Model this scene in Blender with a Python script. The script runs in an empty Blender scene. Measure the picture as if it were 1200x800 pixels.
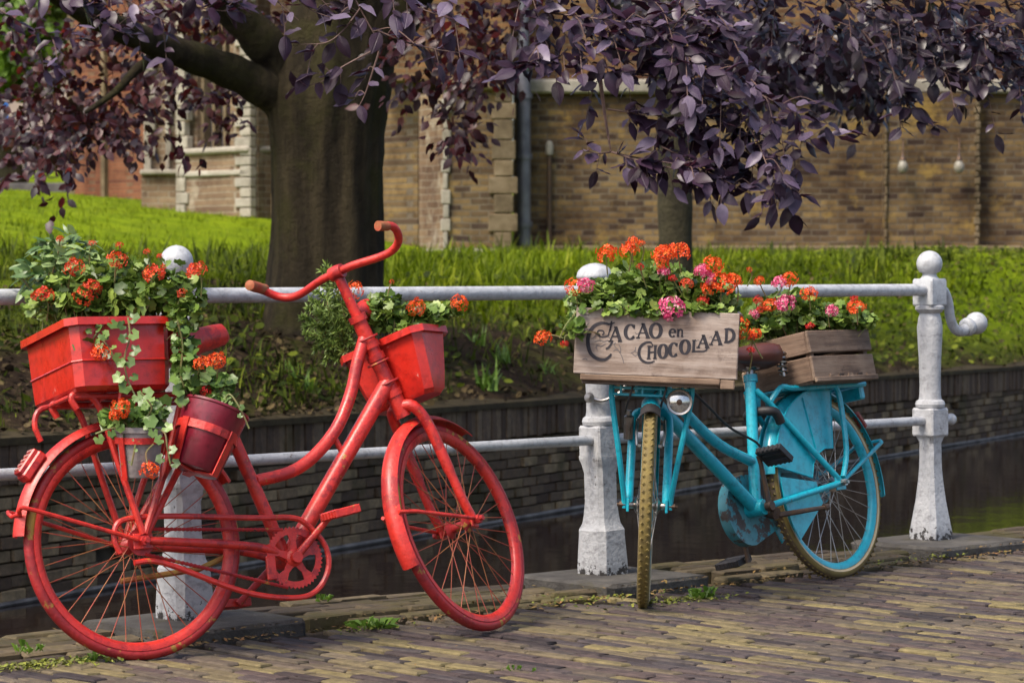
import bpy, math, random
import numpy as np
from mathutils import Matrix, Vector

# ------------------------------------------------------------------ camera, sky, sun, exposure
scene = bpy.context.scene
COL = scene.collection
F = 3300.0                      # focal length in pixels of the 1200 x 800 photograph
CAMH = 1.11
PITCH = math.atan(84.0 / F)
cam_data = bpy.data.cameras.new("camera")
cam_data.sensor_width = 36.0
cam_data.lens = F / 1200.0 * 36.0
cam_data.clip_end = 2000.0
cam_data.dof.use_dof = True
cam_data.dof.focus_distance = 9.1
cam_data.dof.aperture_fstop = 8.0
cam = bpy.data.objects.new("camera", cam_data)
COL.objects.link(cam)
cam.location = (0, 0, CAMH)
cam.rotation_euler = (math.pi / 2 - PITCH, 0, 0)
scene.camera = cam

SUN_EL, SUN_AZ = math.radians(55), math.radians(226)     # azimuth clockwise from +Y
world = bpy.data.worlds.new("World")
scene.world = world
world.use_nodes = True
wn = world.node_tree
wn.nodes.clear()
sky = wn.nodes.new("ShaderNodeTexSky")
sky.sky_type = 'NISHITA'
sky.sun_disc = False
sky.sun_elevation = SUN_EL
sky.sun_rotation = SUN_AZ
sky.dust_density = 4.0
sky.ozone_density = 0.6
bg = wn.nodes.new("ShaderNodeBackground")
bg.inputs["Strength"].default_value = 0.15
wo = wn.nodes.new("ShaderNodeOutputWorld")
wn.links.new(sky.outputs[0], bg.inputs[0])
wn.links.new(bg.outputs[0], wo.inputs[0])

sd = bpy.data.lights.new("sun", 'SUN')
sd.energy = 2.6
sd.angle = math.radians(18)
sd.color = (1.0, 0.93, 0.80)
sun = bpy.data.objects.new("sun", sd)
COL.objects.link(sun)
sdir = Vector((math.sin(SUN_AZ) * math.cos(SUN_EL), math.cos(SUN_AZ) * math.cos(SUN_EL), math.sin(SUN_EL)))
sun.rotation_euler = sdir.to_track_quat('Z', 'Y').to_euler()
sun.location = sdir * 60

scene.view_settings.view_transform = 'Standard'
scene.view_settings.look = 'None'
scene.view_settings.exposure = 0.74
scene.view_settings.gamma = 1.0
scene.view_settings.use_curve_mapping = False

# ------------------------------------------------------------------ helpers
R = math.radians
rnd = random.Random(7)


def at(px, py, d):
    """the point that the photograph shows at pixel (px, py), d metres in front of the camera plane"""
    c, s = math.cos(PITCH), math.sin(PITCH)
    dx, dy, dz = px - 600.0, (400.0 - py) * s + F * c, (400.0 - py) * c - F * s
    k = d / dy
    return Vector((dx * k, d, CAMH + dz * k))


def px_of(p):
    c, s = math.cos(PITCH), math.sin(PITCH)
    x, y, z = p[0], p[1], p[2] - CAMH
    f = y * c - z * s
    u = y * s + z * c
    return 600 + F * x / f, 400 - F * u / f


def catmull(pts, k=6):
    pts = [Vector(p) for p in pts]
    out = []
    n = len(pts)
    for i in range(n - 1):
        p0, p1, p2, p3 = pts[max(i - 1, 0)], pts[i], pts[i + 1], pts[min(i + 2, n - 1)]
        for j in range(k):
            t = j / k
            out.append(0.5 * ((2 * p1) + (p2 - p0) * t + (2 * p0 - 5 * p1 + 4 * p2 - p3) * t * t + (3 * p1 - p0 - 3 * p2 + p3) * t ** 3))
    out.append(pts[-1])
    return out


class MB:
    def __init__(self, M=None):
        self.v, self.f = [], []
        self.M = M or Matrix.Identity(4)

    def add(self, verts, faces):
        b = len(self.v)
        self.v += [tuple(self.M @ Vector(p)) for p in verts]
        self.f += [tuple(i + b for i in q) for q in faces]
        return self

    def box(self, c, s, M=None, ch=0.0):
        hx, hy, hz = s[0] / 2, s[1] / 2, s[2] / 2
        M = Matrix.Translation(Vector(c)) @ (M.to_4x4() if M else Matrix.Identity(4))
        if ch <= 0:
            vs = [(x * hx, y * hy, z * hz) for z in (-1, 1) for y in (-1, 1) for x in (-1, 1)]
            fs = [(0, 2, 3, 1), (4, 5, 7, 6), (0, 1, 5, 4), (2, 6, 7, 3), (0, 4, 6, 2), (1, 3, 7, 5)]
        else:
            vs, idx = [], {}
            for x in (-1, 1):
                for y in (-1, 1):
                    for z in (-1, 1):
                        for a in range(3):
                            q = [x * (hx - ch), y * (hy - ch), z * (hz - ch)]
                            q[a] = (x * hx, y * hy, z * hz)[a]
                            idx[(x, y, z, a)] = len(vs)
                            vs.append(tuple(q))
            fs = []
            for a in range(3):
                b, c2 = (a + 1) % 3, (a + 2) % 3
                for sg in (-1, 1):
                    q = []
                    for (ub, uc) in ((-1, -1), (1, -1), (1, 1), (-1, 1)):
                        k = [0, 0, 0]
                        k[a], k[b], k[c2] = sg, ub, uc
                        q.append(idx[(k[0], k[1], k[2], a)])
                    fs.append(tuple(q if sg > 0 else q[::-1]))
                for sb in (-1, 1):
                    for sc in (-1, 1):
                        k0, k1 = [0, 0, 0], [0, 0, 0]
                        k0[a], k1[a] = -1, 1
                        k0[b] = k1[b] = sb
                        k0[c2] = k1[c2] = sc
                        q = [idx[(*k0, b)], idx[(*k1, b)], idx[(*k1, c2)], idx[(*k0, c2)]]
                        fs.append(tuple(q if sb * sc > 0 else q[::-1]))
            for x in (-1, 1):
                for y in (-1, 1):
                    for z in (-1, 1):
                        q = [idx[(x, y, z, a)] for a in range(3)]
                        fs.append(tuple(q if x * y * z > 0 else q[::-1]))
        return self.add([M @ Vector(p) for p in vs], fs)

    def tube(self, pts, r, n=8, closed=False, caps=True, flat=1.0, up=None):
        pts = [Vector(p) for p in pts]
        m = len(pts)
        rs = r if isinstance(r, (list, tuple)) else [r] * m
        T = []
        for i in range(m):
            a = pts[(i - 1) % m] if (closed or i > 0) else pts[i]
            b = pts[(i + 1) % m] if (closed or i < m - 1) else pts[i]
            t = (b - a)
            T.append(t.normalized() if t.length > 1e-9 else Vector((0, 0, 1)))
        u = Vector(up) if up else (Vector((0, 0, 1)) if abs(T[0].z) < 0.9 else Vector((1, 0, 0)))
        u = (u - T[0] * u.dot(T[0])).normalized()
        vs, fs = [], []
        for i in range(m):
            u = (u - T[i] * u.dot(T[i]))
            u = u.normalized() if u.length > 1e-6 else T[i].orthogonal().normalized()
            w = T[i].cross(u)
            for k in range(n):
                a = 2 * math.pi * k / n + (math.pi / n)
                vs.append(pts[i] + u * (rs[i] * math.cos(a)) + w * (rs[i] * flat * math.sin(a)))
        rng = m if closed else m - 1
        for i in range(rng):
            j = (i + 1) % m
            for k in range(n):
                k2 = (k + 1) % n
                fs.append((i * n + k, i * n + k2, j * n + k2, j * n + k))
        if caps and not closed:
            fs.append(tuple(range(n))[::-1])
            fs.append(tuple((m - 1) * n + k for k in range(n)))
        return self.add(vs, fs)

    def lathe(self, prof, n=24, M=None, square=False, rot=0.0):
        """profile of (radius, height) about local z; square=True gives a four-sided section"""
        M = M or Matrix.Identity(4)
        if square:
            n = 4
            rot = math.pi / 4
        vs, fs = [], []
        for (r, z) in prof:
            for k in range(n):
                a = 2 * math.pi * k / n + rot
                q = r * (math.sqrt(2) if square else 1)
                vs.append(M @ Vector((q * math.cos(a), q * math.sin(a), z)))
        for i in range(len(prof) - 1):
            for k in range(n):
                k2 = (k + 1) % n
                fs.append((i * n + k, i * n + k2, (i + 1) * n + k2, (i + 1) * n + k))
        fs.append(tuple(range(n))[::-1])
        fs.append(tuple((len(prof) - 1) * n + k for k in range(n)))
        return self.add(vs, fs)

    def ring(self, prof, n=48, M=None):
        """closed profile (radius, y) swept about the local y axis"""
        M = M or Matrix.Identity(4)
        m = len(prof)
        vs, fs = [], []
        for i in range(n):
            a = 2 * math.pi * i / n
            for (r, y) in prof:
                vs.append(M @ Vector((r * math.cos(a), y, r * math.sin(a))))
        for i in range(n):
            j = (i + 1) % n
            for k in range(m):
                k2 = (k + 1) % m
                fs.append((i * m + k, j * m + k, j * m + k2, i * m + k2))
        return self.add(vs, fs)

    def arc(self, prof, a0, a1, n=24, c=(0, 0, 0)):
        """closed profile (radius, y) swept from angle a0 to a1 about y through c"""
        m = len(prof)
        vs, fs = [], []
        for i in range(n + 1):
            a = a0 + (a1 - a0) * i / n
            for (r, y) in prof:
                vs.append((c[0] + r * math.cos(a), c[1] + y, c[2] + r * math.sin(a)))
        for i in range(n):
            for k in range(m):
                k2 = (k + 1) % m
                fs.append((i * m + k, (i + 1) * m + k, (i + 1) * m + k2, i * m + k2))
        fs.append(tuple(range(m)))
        fs.append(tuple(n * m + k for k in range(m))[::-1])
        return self.add(vs, fs)

    def prism(self, poly, y0, y1):
        """outline of (x, z) points extruded along local y"""
        m = len(poly)
        vs = [(x, y0, z) for x, z in poly] + [(x, y1, z) for x, z in poly]
        fs = [tuple(range(m)), tuple(range(m, 2 * m))[::-1]]
        for k in range(m):
            k2 = (k + 1) % m
            fs.append((k, k + m, k2 + m, k2))
        return self.add(vs, fs)

    def mesh(self, name, mat, smooth=40):
        me = bpy.data.meshes.new(name)
        me.from_pydata(self.v, [], self.f)
        if mat:
            me.materials.append(mat)
        if smooth:
            me.shade_smooth()
            me.set_sharp_from_angle(angle=R(smooth))
        else:
            me.shade_flat()
        me.update()
        return me

    def build(self, name, mat, parent=None, smooth=40):
        return link(name, self.mesh(name, mat, smooth), parent)


def link(name, me, parent=None, M=None, kind=None):
    o = bpy.data.objects.new(name, me)
    COL.objects.link(o)
    if parent:
        o.parent = parent
    if M is not None:
        o.matrix_basis = M
    if kind:
        o["kind"] = kind
    return o


def tag(o, label=None, cat=None, group=None, kind=None):
    if label:
        o["label"] = label
    if cat:
        o["category"] = cat
    if group:
        o["group"] = group
    if kind:
        o["kind"] = kind
    return o


def empty(name, M=None, parent=None):
    o = bpy.data.objects.new(name, None)
    COL.objects.link(o)
    o.empty_display_size = 0.1
    if parent:
        o.parent = parent
    if M is not None:
        o.matrix_basis = M
    return o


def np_mesh(name, verts, faces, mat, smooth=True):
    """verts (N,3), faces (M,k) of one face size"""
    me = bpy.data.meshes.new(name)
    nv, (nf, k) = len(verts), faces.shape
    me.vertices.add(nv)
    me.vertices.foreach_set("co", np.ascontiguousarray(verts, dtype=np.float32).ravel())
    me.loops.add(nf * k)
    me.loops.foreach_set("vertex_index", np.ascontiguousarray(faces, dtype=np.int32).ravel())
    me.polygons.add(nf)
    me.polygons.foreach_set("loop_start", np.arange(0, nf * k, k, dtype=np.int32))
    me.polygons.foreach_set("loop_total", np.full(nf, k, dtype=np.int32))
    me.materials.append(mat)
    me.update(calc_edges=True)
    if smooth:
        me.shade_smooth()
    else:
        me.shade_flat()
    return me


def scatter_mesh(name, bases, mats4, mat, smooth=True):
    """bases: list of (verts (m,3), tris (t,3)); mats4: (N,4,4); one joined mesh"""
    mats4 = np.asarray(mats4, dtype=np.float64)
    V, Fc, off = [], [], 0
    nb = len(bases)
    for b, (bv, bt) in enumerate(bases):
        ms = mats4[b::nb]
        if len(ms) == 0:
            continue
        v = np.einsum('nij,mj->nmi', ms[:, :3, :3], bv) + ms[:, None, :3, 3]
        n, m = v.shape[:2]
        V.append(v.reshape(-1, 3))
        Fc.append((bt[None] + (np.arange(n) * m)[:, None, None]).reshape(-1, 3) + off)
        off += n * m
    return np_mesh(name, np.concatenate(V), np.concatenate(Fc), mat, smooth)


def frame_mat(pos, axis, normal, s=1.0):
    """matrix whose x runs along axis and whose z is close to normal"""
    a = Vector(axis).normalized()
    n = Vector(normal)
    n = n - a * n.dot(a)
    n = n.normalized() if n.length > 1e-6 else a.orthogonal().normalized()
    b = n.cross(a)
    M = Matrix(((a.x, b.x, n.x, 0), (a.y, b.y, n.y, 0), (a.z, b.z, n.z, 0), (0, 0, 0, 1)))
    return Matrix.Translation(Vector(pos)) @ M @ Matrix.Scale(s, 4)


# ------------------------------------------------------------------ materials
def new_mat(name):
    m = bpy.data.materials.new(name)
    m.use_nodes = True
    nt = m.node_tree
    return m, nt, nt.nodes["Principled BSDF"]


def N(nt, t, **kw):
    n = nt.nodes.new(t)
    for k, v in kw.items():
        if k.startswith("i_"):
            key = k[2:]
            n.inputs[int(key) if key.isdigit() else key.replace("_", " ")].default_value = v
        else:
            setattr(n, k, v)
    return n


def noise(nt, vec, scale, detail=4.0, rough=0.6):
    n = N(nt, "ShaderNodeTexNoise", i_Scale=scale, i_Detail=detail, i_Roughness=rough)
    if vec is not None:
        nt.links.new(vec, n.inputs["Vector"])
    return n.outputs["Fac"]


def ramp(nt, fac, stops, interp='LINEAR'):
    r = N(nt, "ShaderNodeValToRGB")
    r.color_ramp.interpolation = interp
    els = r.color_ramp.elements
    while len(els) < len(stops):
        els.new(0.5)
    for e, (p, c) in zip(els, stops):
        e.position = p
        e.color = (*c, 1.0) if len(c) == 3 else c
    nt.links.new(fac, r.inputs[0])
    return r.outputs["Color"]


def mix(nt, fac, a, b, mode='MIX'):
    m = N(nt, "ShaderNodeMix", data_type='RGBA', blend_type=mode)
    for sock, v in ((m.inputs[0], fac), (m.inputs[6], a), (m.inputs[7], b)):
        if isinstance(v, bpy.types.NodeSocket):
            nt.links.new(v, sock)
        elif isinstance(v, (tuple, list)):
            sock.default_value = (*v, 1.0) if len(v) == 3 else v
        else:
            sock.default_value = v
    return m.outputs[2]


def math_n(nt, op, a, b=0.0, clamp=False):
    m = N(nt, "ShaderNodeMath", operation=op, use_clamp=clamp)
    for s, v in ((m.inputs[0], a), (m.inputs[1], b)):
        if isinstance(v, bpy.types.NodeSocket):
            nt.links.new(v, s)
        else:
            s.default_value = v
    return m.outputs[0]


def bump(nt, bsdf, h, strength=0.3, dist=0.01):
    b = N(nt, "ShaderNodeBump", i_Strength=strength, i_Distance=dist)
    nt.links.new(h, b.inputs["Height"])
    nt.links.new(b.outputs[0], bsdf.inputs["Normal"])


def objco(nt):
    return N(nt, "ShaderNodeTexCoord").outputs["Object"]


def geopos(nt):
    return N(nt, "ShaderNodeNewGeometry").outputs["Position"]


def rand_any(nt):
    """a value that differs per object and per loose piece of a joined mesh"""
    a = N(nt, "ShaderNodeObjectInfo").outputs["Random"]
    b = N(nt, "ShaderNodeNewGeometry").outputs["Random Per Island"]
    return math_n(nt, 'FRACT', math_n(nt, 'ADD', a, b))


def paint(name, base, worn, dark, rough=0.38, wear=0.62, wscale=14.0, under=None, coat=0.3, bumps=0.15, foot=False, under_t=.665):
    """painted metal: broad fading, grime, and worn spots of another colour"""
    m, nt, b = new_mat(name)
    v = objco(nt)
    n1 = noise(nt, v, 3.5, 5)
    c = mix(nt, ramp(nt, n1, [(0.35, (0, 0, 0)), (0.7, (1, 1, 1))]), base, dark)
    n2 = noise(nt, v, wscale, 8, 0.7)
    wm = ramp(nt, n2, [(wear, (0, 0, 0)), (wear + 0.035, (1, 1, 1))])
    c = mix(nt, wm, c, worn)
    if under:
        n3 = noise(nt, v, wscale * 2.3, 6, 0.75)
        c = mix(nt, ramp(nt, n3, [(under_t, (0, 0, 0)), (under_t + .025, (1, 1, 1))]), c, under)
    n4 = noise(nt, v, 34, 6, 0.7)
    c = mix(nt, 1.0, c, ramp(nt, n4, [(.30, (.60, .58, .58)), (.5, (.98, .98, .98)), (.75, (1.12, 1.10, 1.08))]), 'MULTIPLY')
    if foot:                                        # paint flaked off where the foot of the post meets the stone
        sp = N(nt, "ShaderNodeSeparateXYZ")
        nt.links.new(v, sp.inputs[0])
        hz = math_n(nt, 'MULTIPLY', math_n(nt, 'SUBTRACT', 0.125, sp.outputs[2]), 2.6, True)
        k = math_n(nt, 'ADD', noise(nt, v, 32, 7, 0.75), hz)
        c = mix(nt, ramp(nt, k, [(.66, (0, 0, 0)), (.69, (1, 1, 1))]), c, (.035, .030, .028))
    nt.links.new(c, b.inputs["Base Color"])
    nt.links.new(ramp(nt, noise(nt, v, 9.0, 6), [(0.3, (rough - .12,) * 3), (0.75, (rough + .25,) * 3)]), b.inputs["Roughness"])
    b.inputs["Coat Weight"].default_value = coat
    b.inputs["Coat Roughness"].default_value = 0.25
    bump(nt, b, noise(nt, v, 70, 4), bumps, 0.004)
    return m


def plain(name, c, rough=0.5, metal=0.0, c2=None, scale=12.0, bumps=0.0):
    m, nt, b = new_mat(name)
    b.inputs["Roughness"].default_value = rough
    b.inputs["Metallic"].default_value = metal
    v = objco(nt)
    c2 = c2 or tuple(x * 0.7 for x in c)
    nt.links.new(mix(nt, ramp(nt, noise(nt, v, scale, 5), [(.35, (0, 0, 0)), (.68, (1, 1, 1))]), c, c2), b.inputs["Base Color"])
    if bumps:
        bump(nt, b, noise(nt, v, scale * 3, 6), bumps, 0.01)
    return m


def leaf_mat(name, stops, rough=0.45, trans=0.3, tcol=None, spec=0.5, patches=0.0):
    m, nt, b = new_mat(name)
    k = rand_any(nt)
    if patches:                                     # neighbouring blades share their shade: clumps of lighter and darker growth
        pn = noise(nt, geopos(nt), patches, 6, .65)
        k = math_n(nt, 'ADD', math_n(nt, 'MULTIPLY', k, .45), math_n(nt, 'MULTIPLY', math_n(nt, 'SUBTRACT', pn, .30), 1.6), True)
    c = ramp(nt, k, stops)
    v = objco(nt)
    c = mix(nt, 0.35, c, mix(nt, 1.0, c, ramp(nt, noise(nt, v, 60, 3), [(.3, (.45, .45, .45)), (.7, (1.35, 1.35, 1.35))]), 'MULTIPLY'))
    nt.links.new(c, b.inputs["Base Color"])
    b.inputs["Roughness"].default_value = rough
    b.inputs["Specular IOR Level"].default_value = spec
    if trans > 0:
        t = N(nt, "ShaderNodeBsdfTranslucent")
        nt.links.new(c if tcol is None else mix(nt, 1.0, c, tcol, 'MULTIPLY'), t.inputs[0])
        ms = N(nt, "ShaderNodeMixShader", i_0=trans)
        out = nt.nodes["Material Output"]
        nt.links.new(b.outputs[0], ms.inputs[1])
        nt.links.new(t.outputs[0], ms.inputs[2])
        nt.links.new(ms.outputs[0], out.inputs[0])
    return m


def brick_wall_mat(name, c1, c2, stain, mortar, row=0.064, width=0.21, msize=0.010, pale=None):
    m, nt, b = new_mat(name)
    pos = objco(nt)
    sp = N(nt, "ShaderNodeSeparateXYZ")
    nt.links.new(pos, sp.inputs[0])
    cb = N(nt, "ShaderNodeCombineXYZ")
    wob = math_n(nt, 'MULTIPLY', noise(nt, pos, 1.3, 3), 0.05)
    nt.links.new(math_n(nt, 'ADD', sp.outputs[0], sp.outputs[1]), cb.inputs[0])
    nt.links.new(math_n(nt, 'ADD', sp.outputs[2], wob), cb.inputs[1])
    bt = N(nt, "ShaderNodeTexBrick", i_Scale=1.0, i_Mortar_Size=msize, i_Bias=-0.1, i_Mortar_Smooth=0.3)
    bt.inputs["Brick Width"].default_value = width
    bt.inputs["Row Height"].default_value = row
    bt.inputs["Color1"].default_value = (*c1, 1)
    bt.inputs["Color2"].default_value = (*c2, 1)
    bt.inputs["Mortar"].default_value = (*mortar, 1)
    nt.links.new(cb.outputs[0], bt.inputs["Vector"])
    c = bt.outputs["Color"]
    n1 = noise(nt, pos, 0.7, 8, 0.7)
    c = mix(nt, ramp(nt, n1, [(.42, (0, 0, 0)), (.62, (.85, .85, .85))]), c, mix(nt, 1.0, c, stain, 'MULTIPLY'))
    n2 = noise(nt, pos, 5.0, 6, 0.7)
    c = mix(nt, ramp(nt, n2, [(.5, (0, 0, 0)), (.7, (.6, .6, .6))]), c, mix(nt, 1.0, c, (.35, .3, .32), 'MULTIPLY'))
    if pale:
        n3 = noise(nt, pos, 1.7, 8, 0.7)
        c = mix(nt, ramp(nt, n3, [(.56, (0, 0, 0)), (.66, (.7, .7, .7))]), c, pale)
    nt.links.new(c, b.inputs["Base Color"])
    b.inputs["Roughness"].default_value = 0.95
    b.inputs["Specular IOR Level"].default_value = 0.12
    h = math_n(nt, 'ADD', math_n(nt, 'MULTIPLY', bt.outputs["Fac"], -1.0), math_n(nt, 'MULTIPLY', noise(nt, pos, 14, 4), 0.7))
    bump(nt, b, h, 0.8, 0.02)
    return m


def stone_mat(name, stops, scale=5.0, rough=0.9, bstr=0.5, bdist=0.02, rnd_amt=0.35, moss=None):
    m, nt, b = new_mat(name)
    v = geopos(nt)
    c = ramp(nt, noise(nt, v, scale, 8, 0.68), stops)
    r = ramp(nt, rand_any(nt), [(0, (.55, .55, .55)), (1, (1.3, 1.25, 1.2))])
    c = mix(nt, rnd_amt, c, mix(nt, 1.0, c, r, 'MULTIPLY'))
    if moss:
        c = mix(nt, ramp(nt, noise(nt, v, scale * 0.7, 7, 0.7), [(.55, (0, 0, 0)), (.68, (.85, .85, .85))]), c, moss)
    nt.links.new(c, b.inputs["Base Color"])
    b.inputs["Roughness"].default_value = rough
    b.inputs["Specular IOR Level"].default_value = 0.18
    bump(nt, b, noise(nt, v, scale * 5, 8, 0.7), bstr, bdist)
    return m


def clinker_mat(name, stops, moss=(.10, .085, .02), moss_at=.6, rough=.62):
    m, nt, b = new_mat(name)
    v = geopos(nt)
    c = ramp(nt, rand_any(nt), stops)
    n1 = noise(nt, v, 22, 7, 0.7)
    c = mix(nt, 0.75, c, mix(nt, 1.0, c, ramp(nt, n1, [(.28, (.35, .33, .36)), (.72, (1.55, 1.5, 1.4))]), 'MULTIPLY'))
    n2 = noise(nt, v, 2.3, 6, 0.65)
    c = mix(nt, ramp(nt, n2, [(moss_at, (0, 0, 0)), (moss_at + .14, (.7, .7, .7))]), c, moss)
    n3 = noise(nt, v, 90, 4, 0.7)
    c = mix(nt, ramp(nt, n3, [(.66, (0, 0, 0)), (.74, (.8, .8, .8))]), c, (.02, .016, .016))
    nt.links.new(c, b.inputs["Base Color"])
    nt.links.new(ramp(nt, n1, [(.3, (rough - .2,) * 3), (.7, (rough + .2,) * 3)]), b.inputs["Roughness"])
    b.inputs["Specular IOR Level"].default_value = 0.2
    bump(nt, b, noise(nt, v, 45, 8, 0.7), 0.6, 0.012)
    return m


def wood_mat(name, base, dark, pale, axis='X'):
    m, nt, b = new_mat(name)
    v = objco(nt)
    mp = N(nt, "ShaderNodeMapping")
    sc = {'X': (2.2, 30, 30), 'Y': (30, 2.2, 30), 'Z': (30, 30, 2.2)}[axis]
    mp.inputs["Scale"].default_value = sc
    off = N(nt, "ShaderNodeObjectInfo").outputs["Random"]
    ad = N(nt, "ShaderNodeVectorMath", operation='ADD')
    cb = N(nt, "ShaderNodeCombineXYZ")
    k = math_n(nt, 'MULTIPLY', off, 7.0)
    for i in range(3):
        nt.links.new(k, cb.inputs[i])
    nt.links.new(v, ad.inputs[0])
    nt.links.new(cb.outputs[0], ad.inputs[1])
    nt.links.new(ad.outputs[0], mp.inputs[0])
    g = noise(nt, mp.outputs[0], 1.6, 8, 0.7)
    c = ramp(nt, g, [(.28, dark), (.5, base), (.74, pale)])
    n2 = noise(nt, ad.outputs[0], 9, 6)
    c = mix(nt, ramp(nt, n2, [(.45, (0, 0, 0)), (.7, (.6, .6, .6))]), c, pale)
    n4 = noise(nt, ad.outputs[0], 14, 6, .7)
    c = mix(nt, ramp(nt, n4, [(.6, (0, 0, 0)), (.72, (.7, .7, .7))]), c, dark)
    r = ramp(nt, off, [(0, (.7, .7, .72)), (1, (1.2, 1.12, 1.05))])
    c = mix(nt, 1.0, c, r, 'MULTIPLY')
    nt.links.new(c, b.inputs["Base Color"])
    b.inputs["Roughness"].default_value = 0.8
    bump(nt, b, g, 0.6, 0.006)
    return m


M_RED = paint("red_paint", (.60, .030, .018), (.34, .014, .014), (.46, .018, .014), 0.42, .54, 11, under=(.36, .20, .035), coat=.18, bumps=.5, under_t=.635)
M_REDDULL = paint("red_paint_old", (.42, .018, .016), (.34, .19, .03), (.20, .008, .014), 0.5, .565, 9, under=(.06, .03, .03), coat=.05, bumps=.5)
M_PLANTER = paint("planter_red", (.56, .022, .010), (.40, .02, .02), (.46, .012, .010), 0.30, .66, 8, coat=.5, under=(.65, .30, .25))
M_BURG = paint("burgundy", (.20, .006, .022), (.15, .005, .02), (.12, .004, .014), 0.33, .66, 6, coat=.4)
M_TEAL = paint("teal_paint", (.004, .38, .49), (.010, .25, .33), (.005, .31, .41), 0.36, .64, 10, under=(.06, .04, .035), coat=.45)
M_TEALWORN = paint("teal_worn", (.03, .24, .30), (.07, .055, .05), (.10, .22, .24), 0.5, .52, 16, under=(.4, .36, .3), coat=.1)
M_WHITE = paint("white_rail_paint", (.50, .51, .53), (.09, .07, .06), (.36, .37, .39), 0.42, .69, 9, under=(.22, .19, .17), coat=.25, bumps=.5)
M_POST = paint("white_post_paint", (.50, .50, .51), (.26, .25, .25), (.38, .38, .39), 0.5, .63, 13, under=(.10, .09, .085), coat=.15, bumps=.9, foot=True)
M_RAIL = paint("white_rail_flaking", (.50, .51, .53), (.10, .075, .06), (.36, .37, .39), 0.42, .635, 8, under=(.22, .19, .17), coat=.25, bumps=.6)
M_CHROME = plain("bare_steel", (.45, .43, .41), .3, 1.0, (.22, .19, .17), 18)
M_BLACK = plain("black_rubber", (.012, .011, .012), .55, 0, (.03, .025, .026), 20)
M_IRON = plain("dark_iron", (.07, .055, .05), .55, .6, (.13, .07, .035), 25)
M_GUM = plain("gum_tyre", (.20, .145, .036), .8, 0, (.12, .085, .03), 30, .2)
M_TYREDK = plain("tyre_dark", (.09, .06, .04), .8, 0, (.14, .09, .04), 30, .2)
M_SADDLE = plain("brown_leather", (.10, .032, .024), .36, 0, (.07, .024, .02), 14, .1)
M_CORK = plain("cork_grip", (.30, .13, .05), .7, 0, (.35, .05, .02), 30, .3)
M_LENS = plain("lamp_lens", (.6, .6, .58), .12, .8, (.4, .4, .4), 60)
M_REFLECT = plain("reflector", (.20, .01, .012), .45, 0, (.26, .06, .03), 90)
M_GREYPOT = plain("grey_pot", (.30, .26, .25), .7, 0, (.17, .14, .14), 11, .3)
M_SOIL = plain("potting_soil", (.03, .02, .015), .95, 0, (.015, .01, .008), 60, .8)
M_WOOD = wood_mat("crate_wood", (.17, .115, .080), (.055, .034, .026), (.28, .21, .155), 'X')
M_WOODY = wood_mat("crate_wood_cross", (.16, .10, .065), (.06, .036, .026), (.25, .17, .12), 'Y')
M_PANEL = wood_mat("sign_board_wood", (.22, .17, .14), (.10, .07, .06), (.42, .37, .34), 'X')
M_INK = plain("sign_ink", (.012, .010, .016), .7, 0, (.032, .027, .034), 60)
M_INKPALE = plain("sign_ink_faded", (.115, .10, .105), .8, 0, (.17, .145, .135), 60)
def bark_mat():
    m, nt, b = new_mat("beech_bark")
    v = geopos(nt)
    mp = N(nt, "ShaderNodeMapping")
    mp.inputs["Scale"].default_value = (7, 7, .8)
    nt.links.new(v, mp.inputs[0])
    n1 = noise(nt, mp.outputs[0], 1.0, 7, .65)
    c = ramp(nt, n1, [(.30, (.018, .014, .010)), (.50, (.055, .042, .025)), (.72, (.12, .094, .050))])
    n2 = noise(nt, v, 2.0, 6, .7)
    c = mix(nt, ramp(nt, n2, [(.48, (0, 0, 0)), (.66, (.8, .8, .8))]), c, (.066, .063, .018))
    nt.links.new(c, b.inputs["Base Color"])
    b.inputs["Roughness"].default_value = .95
    b.inputs["Specular IOR Level"].default_value = .2
    bump(nt, b, math_n(nt, 'ADD', n1, math_n(nt, 'MULTIPLY', noise(nt, v, 14, 8, .75), .8)), 1.0, .08)
    return m


M_BARK = bark_mat()
M_BARK2 = stone_mat("young_bark", [(.3, (.030, .026, .018)), (.6, (.075, .064, .038))], 5, .9, 1.0, .06, 0)
M_TWIG = plain("twig", (.09, .05, .045), .7, 0, (.17, .10, .08), 40)
M_BEECH = leaf_mat("copper_beech_leaf", [(0, (.020, .007, .016)), (.45, (.044, .022, .044)), (.75, (.080, .052, .092)), (1, (.17, .13, .20))], .42, .14, (1.4, .4, .45), .38)  # palest stop puts the leaves' lilac sky sheen into their colour
M_BEECHRED = leaf_mat("copper_beech_leaf_red", [(0, (.022, .009, .014)), (.6, (.055, .020, .030)), (.9, (.11, .03, .035)), (1, (.19, .075, .075))], .4, .35, (1.6, .45, .35), .6)
M_BEECHDARK = leaf_mat("copper_beech_leaf_dark", [(0, (.014, .006, .013)), (.7, (.034, .018, .034)), (1, (.070, .045, .075))], .38, .2, (1.3, .5, .5), .6)


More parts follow.
